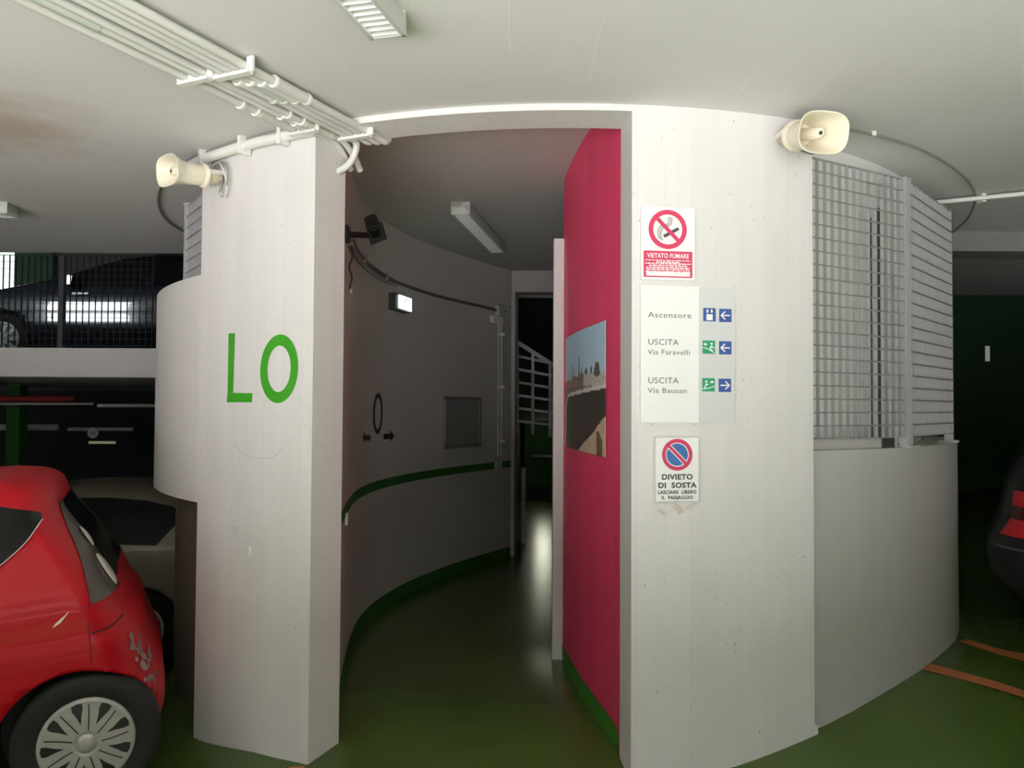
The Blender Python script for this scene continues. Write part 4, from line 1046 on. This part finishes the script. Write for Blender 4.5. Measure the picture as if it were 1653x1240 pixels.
        for k in range(n):
            a = 2*PI*k/n + .35; sp = 2*PI/n
            if style == 'cover':
                v.add([pt(r_*rim, a + d_*sp, zlift(r_*rim) + .0012) for r_, d_ in ((.44, .0), (.62, -.13), (.80, -.23), (.90, -.22), (.92, -.05), (.90, .14), (.80, .17), (.62, .08))], [tuple(range(8))])
                w0 = .012
                for r0_, r1_ in ((.30, .50), (.50, .70), (.70, .86)):
                    tw_ = lambda r_: a + .5*sp + (r_ - .5) * .12
                    v.add([pt(r0_*rim, tw_(r0_) - .022/r0_*.6, zlift(r0_*rim) + .0014), pt(r1_*rim, tw_(r1_) - .022/r1_*.6, zlift(r1_*rim) + .0014), pt(r1_*rim, tw_(r1_) + .022/r1_*.6, zlift(r1_*rim) + .0014), pt(r0_*rim, tw_(r0_) + .022/r0_*.6, zlift(r0_*rim) + .0014)], [(0, 1, 2, 3)])
            else:
                v.add([pt(r_*rim, a + d_*sp, zlift(r_*rim) + .0012) for r_, d_ in ((.30, 0), (.6, -.24), (.88, -.30), (.90, 0), (.88, .30), (.6, .24))], [tuple(range(6))])
        vo = v.build('hubcap_vents', M_BLACK, hub)
        return ty

def ramp_frame(W, yaw, pitch_from_floor=True, z=None):
    a = R(yaw); r_ = Vector((math.cos(a), math.sin(a), 0))
    if pitch_from_floor: r_.z = .0917*math.cos(a) + .047*math.sin(a)
    r_.normalize(); n = Vector((-math.sin(a), math.cos(a), 0)); u = r_.cross(n)
    return Matrix(((r_.x, n.x, u.x, W[0]), (r_.y, n.y, u.y, W[1]), (r_.z, n.z, u.z, W[2]), (0, 0, 0, 1))), u

# ---- the red hatchback in the left foreground
Wc = at(140, 1200, 3.31); Mred, u_ = ramp_frame(Wc, 25); Mred = T(-u_ * .28) @ Mred
RS = [(.18, -2.9, .27, .70, .22, .40), (.26, -2.98, .302, .77, .22, .42), (.40, -3.0, .312, .797, .22, .45), (.50, -3.0, .285, .80, .21, .45), (.60, -3.0, .255, .80, .19, .42), (.675, -2.98, .238, .797, .18, .40), (.715, -2.95, .207, .79, .16, .38),
      (.85, -2.8, .150, .785, .135, .36), (.92, -2.45, .115, .765, .13, .36), (1.0, -2.18, .075, .725, .125, .36), (1.1, -1.95, .020, .675, .125, .36), (1.2, -1.72, -.040, .62, .125, .34), (1.26, -1.55, -.060, .58, .12, .32), (1.31, -1.42, -.072, .53, .12, .30), (1.35, -1.26, -.12, .465, .12, .26), (1.38, -1.08, -.21, .36, .12, .22), (1.395, -.95, -.33, .25, .12, .16), (1.402, -.85, -.45, .15, .10, .08)]
red = Car('hatchback_car', 'red hatchback with silver hubcap and scuffed rear bumper, parked at the left edge', Mred, RS, M_REDCAR, .78, (0, -2.34), .28, .182, arch=.305, arch_dx=-.03)
win = [(-.098, 1.195), (-.106, 1.222), (-.135, 1.236), (-.25, 1.27), (-.45, 1.295), (-.62, 1.30), (-.62, .95), (-.45, .955), (-.36, .98), (-.256, 1.04), (-.16, 1.115)]
for far in (False, True):
    wdw = red.sidepatch('side_window', win, M_GLASSD, far, .010)
    red.sidepatch('side_window', [(-.70, 1.30), (-1.2, 1.27), (-1.62, 1.08), (-1.7, .97), (-.70, .94)], M_GLASSD, far, .005)
    red.cornerpatch('tail_lamp', lambda z: interp(z, [.84, 1.0, 1.14, 1.24], [18, 40, 58, 78]), 92, .84, 1.235, M_SMOKE, far, .006)
    red.sideline('panel_gap', [(.047, .60), (.047, .74), (.055, .84)], .002, M_BLACK, .0015, far)
red.sideline('window_glint', smooth_path([(-.099, 1.195, 0), (-.16, 1.115, 0), (-.256, 1.04, 0), (-.36, .98, 0), (-.45, .955, 0)], 5) and [(p_.x, p_.y) for p_ in smooth_path([(-.099, 1.195, 0), (-.16, 1.115, 0), (-.256, 1.04, 0), (-.36, .98, 0), (-.45, .955, 0)], 5)], .0028, M_PINK, .011)  # pale strip paints the reflection highlight along the window's lower edge
red.rearpatch('rear_glass', .86, 1.23, M_GLASSD, 91)
def lens(car, phi, z, hw, hh, bulge, name='lamp_lens'):
    c = car.corner(phi, z, .004); n = (car.corner(phi, z, .1) - c); n.normalize()
    up_ = (car.corner(phi, z + .04, .004) - car.corner(phi, z - .04, .004)).normalized(); sd = up_.cross(n).normalized(); n = sd.cross(up_)
    rings = []
    for k in range(7):
        a = PI/2 * k / 6.3; rings.append([c + sd*hw*math.cos(a)*math.cos(2*PI*j/28) + up_*hh*math.cos(a)*math.sin(2*PI*j/28) + n*bulge*math.sin(a) for j in range(28)])
    MB().loft(rings).build(name, M_LENS, car.root, label='clear ribbed lens')
lens(red, 84, 1.065, .055, .056, .014); lens(red, 80, .92, .065, .085, .016)
# groove between tailgate and bumper, scuffs on the bumper corner
MB().tube([red.corner(a_, .725 + .02 * (a_ / 60) ** 3, .002) for a_ in range(4, 60, 4)], .003, 6).build('panel_gap', M_BLACK, red.root)
b = MB(); rr = random.Random(5)
for k in range(26):
    ph, z = rr.gauss(52, 7), rr.uniform(.42, .66); w_, h_ = rr.uniform(2, 5), rr.uniform(.008, .03)
    n_ = 9; b.add([red.corner(ph + w_*math.cos(2*PI*j/n_)*rr.uniform(.6, 1), z + h_*math.sin(2*PI*j/n_)*rr.uniform(.6, 1), .0025) for j in range(n_)], [tuple(range(n_))])
b.build('scuff_mark', M_SCUFF, red.root, label='grey scuffs on the bumper corner')
b = MB(); b.add([red.side(x, z, .003) for x, z in ((-.08, .775), (-.05, .79), (-.015, .83), (-.03, .82), (-.07, .79))], [(0, 1, 2, 3, 4)]); b.build('scuff_mark', M_PINK, red.root, label='small pale scratch')
for x in (0, -2.34):
    red.wheel(x); red.wheel(x, True)

# ---- the beige-silver car behind it, on the lower lot
Ws = at(222, 1018, 6.45); Ms, u_ = ramp_frame(Ws, 8, False); Ms = T((0, 0, -.31)) @ Ms
SS = [(.2, -3.3, .6, .78, .3, .4), (.5, -3.4, .68, .83, .3, .42), (.8, -3.35, .66, .83, .3, .42), (.95, -2.7, .62, .81, .3, .42), (1.05, -2.2, .58, .77, .3, .42), (1.2, -1.75, .48, .69, .3, .42), (1.32, -1.35, .36, .61, .28, .4), (1.39, -1.1, .24, .52, .25, .36), (1.43, -.9, .08, .38, .2, .28), (1.45, -.7, -.1, .2, .15, .15)]
sil = Car('hatchback_car', 'beige-silver car with dark side window, parked behind the red hatchback', Ms, SS, M_SILVER, .80, (0, -2.5), .31, .20, arch=.355)
for far in (False, True):
    sil.sidepatch('side_window', [(.285, 1.17), (.265, 1.235), (.20, 1.28), (0, 1.325), (-.3, 1.35), (-.55, 1.35), (-.55, 1.01), (-.25, 1.0), (.13, .985)], M_GLASSD, far)
    sil.sidepatch('side_window', [(-.62, 1.35), (-1.2, 1.3), (-1.85, 1.06), (-1.85, 1.0), (-.62, 1.0)], M_GLASSD, far)
    sil.cornerpatch('tail_lamp', 5, 60, .75, 1.0, M_TAIL, far)
for x in (0, -2.5): sil.wheel(x, False, 'spoke'); sil.wheel(x, True, 'spoke')

# ---- the dark glossy car on the upper half level
Mu, u_ = ramp_frame((at(2, 556, 10).x + 2.62, 10.0, 2.07), 0, False)
US = [(.2, -3.45, .7, .80, .3, .4), (.4, -3.5, .78, .866, .3, .42), (.65, -3.45, .77, .868, .3, .42), (.85, -3.3, .76, .86, .3, .42), (1.02, -2.6, .70, .82, .3, .42), (1.12, -2.2, .62, .78, .3, .42), (1.3, -1.7, .45, .69, .3, .42), (1.4, -1.35, .32, .62, .28, .4), (1.47, -1.1, .15, .5, .25, .36), (1.51, -.9, -.1, .3, .2, .25)]
suv = Car('parked_car', 'glossy black-blue car behind the railing on the upper half level', Mu, US, M_BLUECAR, .84, (0, -2.62), .33, .22, arch=.37)
suv.sidepatch('side_window', [(.15, 1.25), (-.1, 1.38), (-.75, 1.42), (-.75, 1.0), (.0, 1.02)], M_GLASSD); suv.sidepatch('side_window', [(-.82, 1.42), (-1.2, 1.38), (-1.85, 1.1), (-1.9, 1.02), (-.82, 1.0)], M_GLASSD)
for x in (.35, -.80, -1.98): suv.sideline('door_gap', [(x, .30), (x, .6), (x + .02, .9), (x + .03, .98)], .004, M_BLACK, .001)
for x in (-.62, -1.72):
    b = MB(); b.beam(suv.side(x, .90, .03), suv.side(x + .2, .90, .03), .02, .025); b.build('door_handle', M_STEEL, suv.root)
b = MB(); b.loft([[suv.side(-1.75, 1.06, .02) + Vector((x_ , -dx_, 0)) + Vector((0, .0, zz)) for x_, zz in ((-.07, -.06), (.07, -.06), (.08, .05), (-.05, .06))] for dx_ in (0, .16)], smooth=False); b.build('wing_mirror', M_BLUECAR, suv.root)
for x in (0, -2.62): suv.wheel(x, False, 'spoke'); suv.wheel(x, True, 'spoke')

# ---- the dark car at the right edge
axd = Vector((-.86, .51, 0)).normalized(); ayd = Vector((-.51, -.86, 0)).normalized()
Pn = at(1603, 900, 4.15)                  # near rear corner
gz = floor_z(2.9, 3.9)
qn = .86; org = Vector((Pn.x, Pn.y, gz)) - axd * .66 - ayd * (2*qn) + ayd * .10
Mg = Matrix(((axd.x, ayd.x, 0, org.x), (axd.y, ayd.y, 0, org.y), (0, 0, 1, org.z), (0, 0, 0, 1)))
GS = [(.25, -3.4, .55, .78, .3, .4), (.45, -3.5, .68, .85, .3, .42), (.62, -3.45, .68, .86, .3, .42), (.72, -3.3, .62, .855, .3, .42), (.95, -2.9, .58, .84, .28, .42), (1.1, -2.3, .48, .78, .28, .42), (1.3, -1.8, .32, .69, .28, .42), (1.42, -1.4, .18, .61, .28, .4), (1.5, -1.1, .0, .48, .25, .36), (1.54, -.9, -.2, .3, .2, .25)]
gry = Car('parked_car', 'dark grey car with red tail lamp at the right edge', Mg, GS, M_GREYCAR, qn, (0, -2.55), .32, .21, arch=.36)
for far in (False, True):
    gry.sidepatch('side_window', [(.12, 1.15), (.05, 1.3), (-.6, 1.42), (-.6, 1.03), (.05, 1.03)], M_GLASSD, far)
    gry.cornerpatch('tail_lamp', -2, 60, .65, .88, M_TAIL, far, .006)
    gry.cornerpatch('bumper_strip', 2, 75, .585, .597, M_DSTEEL, far, .006)
b = None
for far in (False, True): gry.cornerpatch('lamp_band', -2, 60, .735, .80, mat('dark_red_lamp', (.06, .006, .008), .25), far, .008)
gry.rearpatch('rear_glass', 1.05, 1.42, M_GLASSD, 50)
for x in (0, -2.55): gry.wheel(x, False, 'spoke'); gry.wheel(x, True, 'spoke')

# ================================================================== FAR BACKGROUND
# bright upper-level window at the left edge with its green jamb
wl_, wr_ = at(-40, 440, 14.8), at(26, 440, 14.8)
b = MB(); b.box(((wl_.x + wr_.x)/2, 14.85, 3.95), (wr_.x - wl_.x, .06, 1.75)); b.build('window_2', mat('daylit_window_pale', (.8, .85, .8), .5, emit=(.85, 1, .88), estr=1.0), kind='structure')
b = MB(); b.box((wr_.x + .35, 14.8, 3.4), (.7, .12, 2.9)); b.build('trim_5', M_GREENWALL, kind='structure')
# lower lot: red pipe, pale cross beams, number disc, green column
def bgpipe(name, label, x0_, x1_, y, Y_, r, m, cat='pipe'):
    t = MB(); t.tube([at(x0_, y, Y_), at(x1_, y, Y_)], r, 12); o = t.build(name, m); tag(o, label, cat); return o
bgpipe('sprinkler_pipe', 'dark red pipe under the upper slab at the left edge', -60, 120, 644, 8.0, .03, mat('red_pipe_paint', (.30, .03, .03), .5))
bgpipe('grey_pipe', 'thin grey pipe just under the red pipe at the left edge', -60, 150, 652, 8.2, .012, M_PIPE)
bgpipe('grey_pipe', 'thin grey pipe under the upper slab beside the rounded parapet', 158, 262, 655, 8.2, .018, M_PIPE)
bgpipe('cross_beam', 'pale cross beam at the left edge above the red car roof', -80, 92, 690, 9.5, .04, M_WALL, 'beam')
bgpipe('cross_beam', 'pale cross beam just above the round number plate', 110, 214, 693, 9.5, .022, M_WALL, 'beam')
nb = thing('number_plate', 'round white bay number plate in the dark behind the red car', 'sign', frame(at(150, 699, 9.3), (1, 0, 0), (0, 0, 1)))
MB().lathe([(.062, 0), (.062, .006)], (0, 0, 1), n=28).build('disc', M_SIGNW, nb)
text_into(nb, 'lettering', '133', 0, -.018, .036, M_INKD, .008, 'CENTER', .0005, .9)
bl_ = at(165, 714.5, 9.6); b = MB(); b.box(bl_, (.30, .05, .03)); tag(b.build('strip_lamp', mat('dim_lit_tube', (.8, .75, .5), .4, emit=(1, .95, .6), estr=.1)), 'faint glowing strip lamp below the round number plate', 'lamp')
gc = at(26, 740, 9.0); b = MB(); b.box((gc.x, 9.0, .6), (.15, .15, 2.4)); tag(b.build('column', M_GREENP), 'thin dark green column behind the roof of the red hatchback', 'column')
gl = at(1594, 571, 8.9); b = MB(); b.box(gl, (.035, .03, .17)); tag(b.build('strip_lamp', mat('pale_lit_tube', (.8, .85, .8), .4, emit=(.9, 1, .9), estr=.12)), 'small pale vertical lamp on the dark green wall at the right', 'lamp')
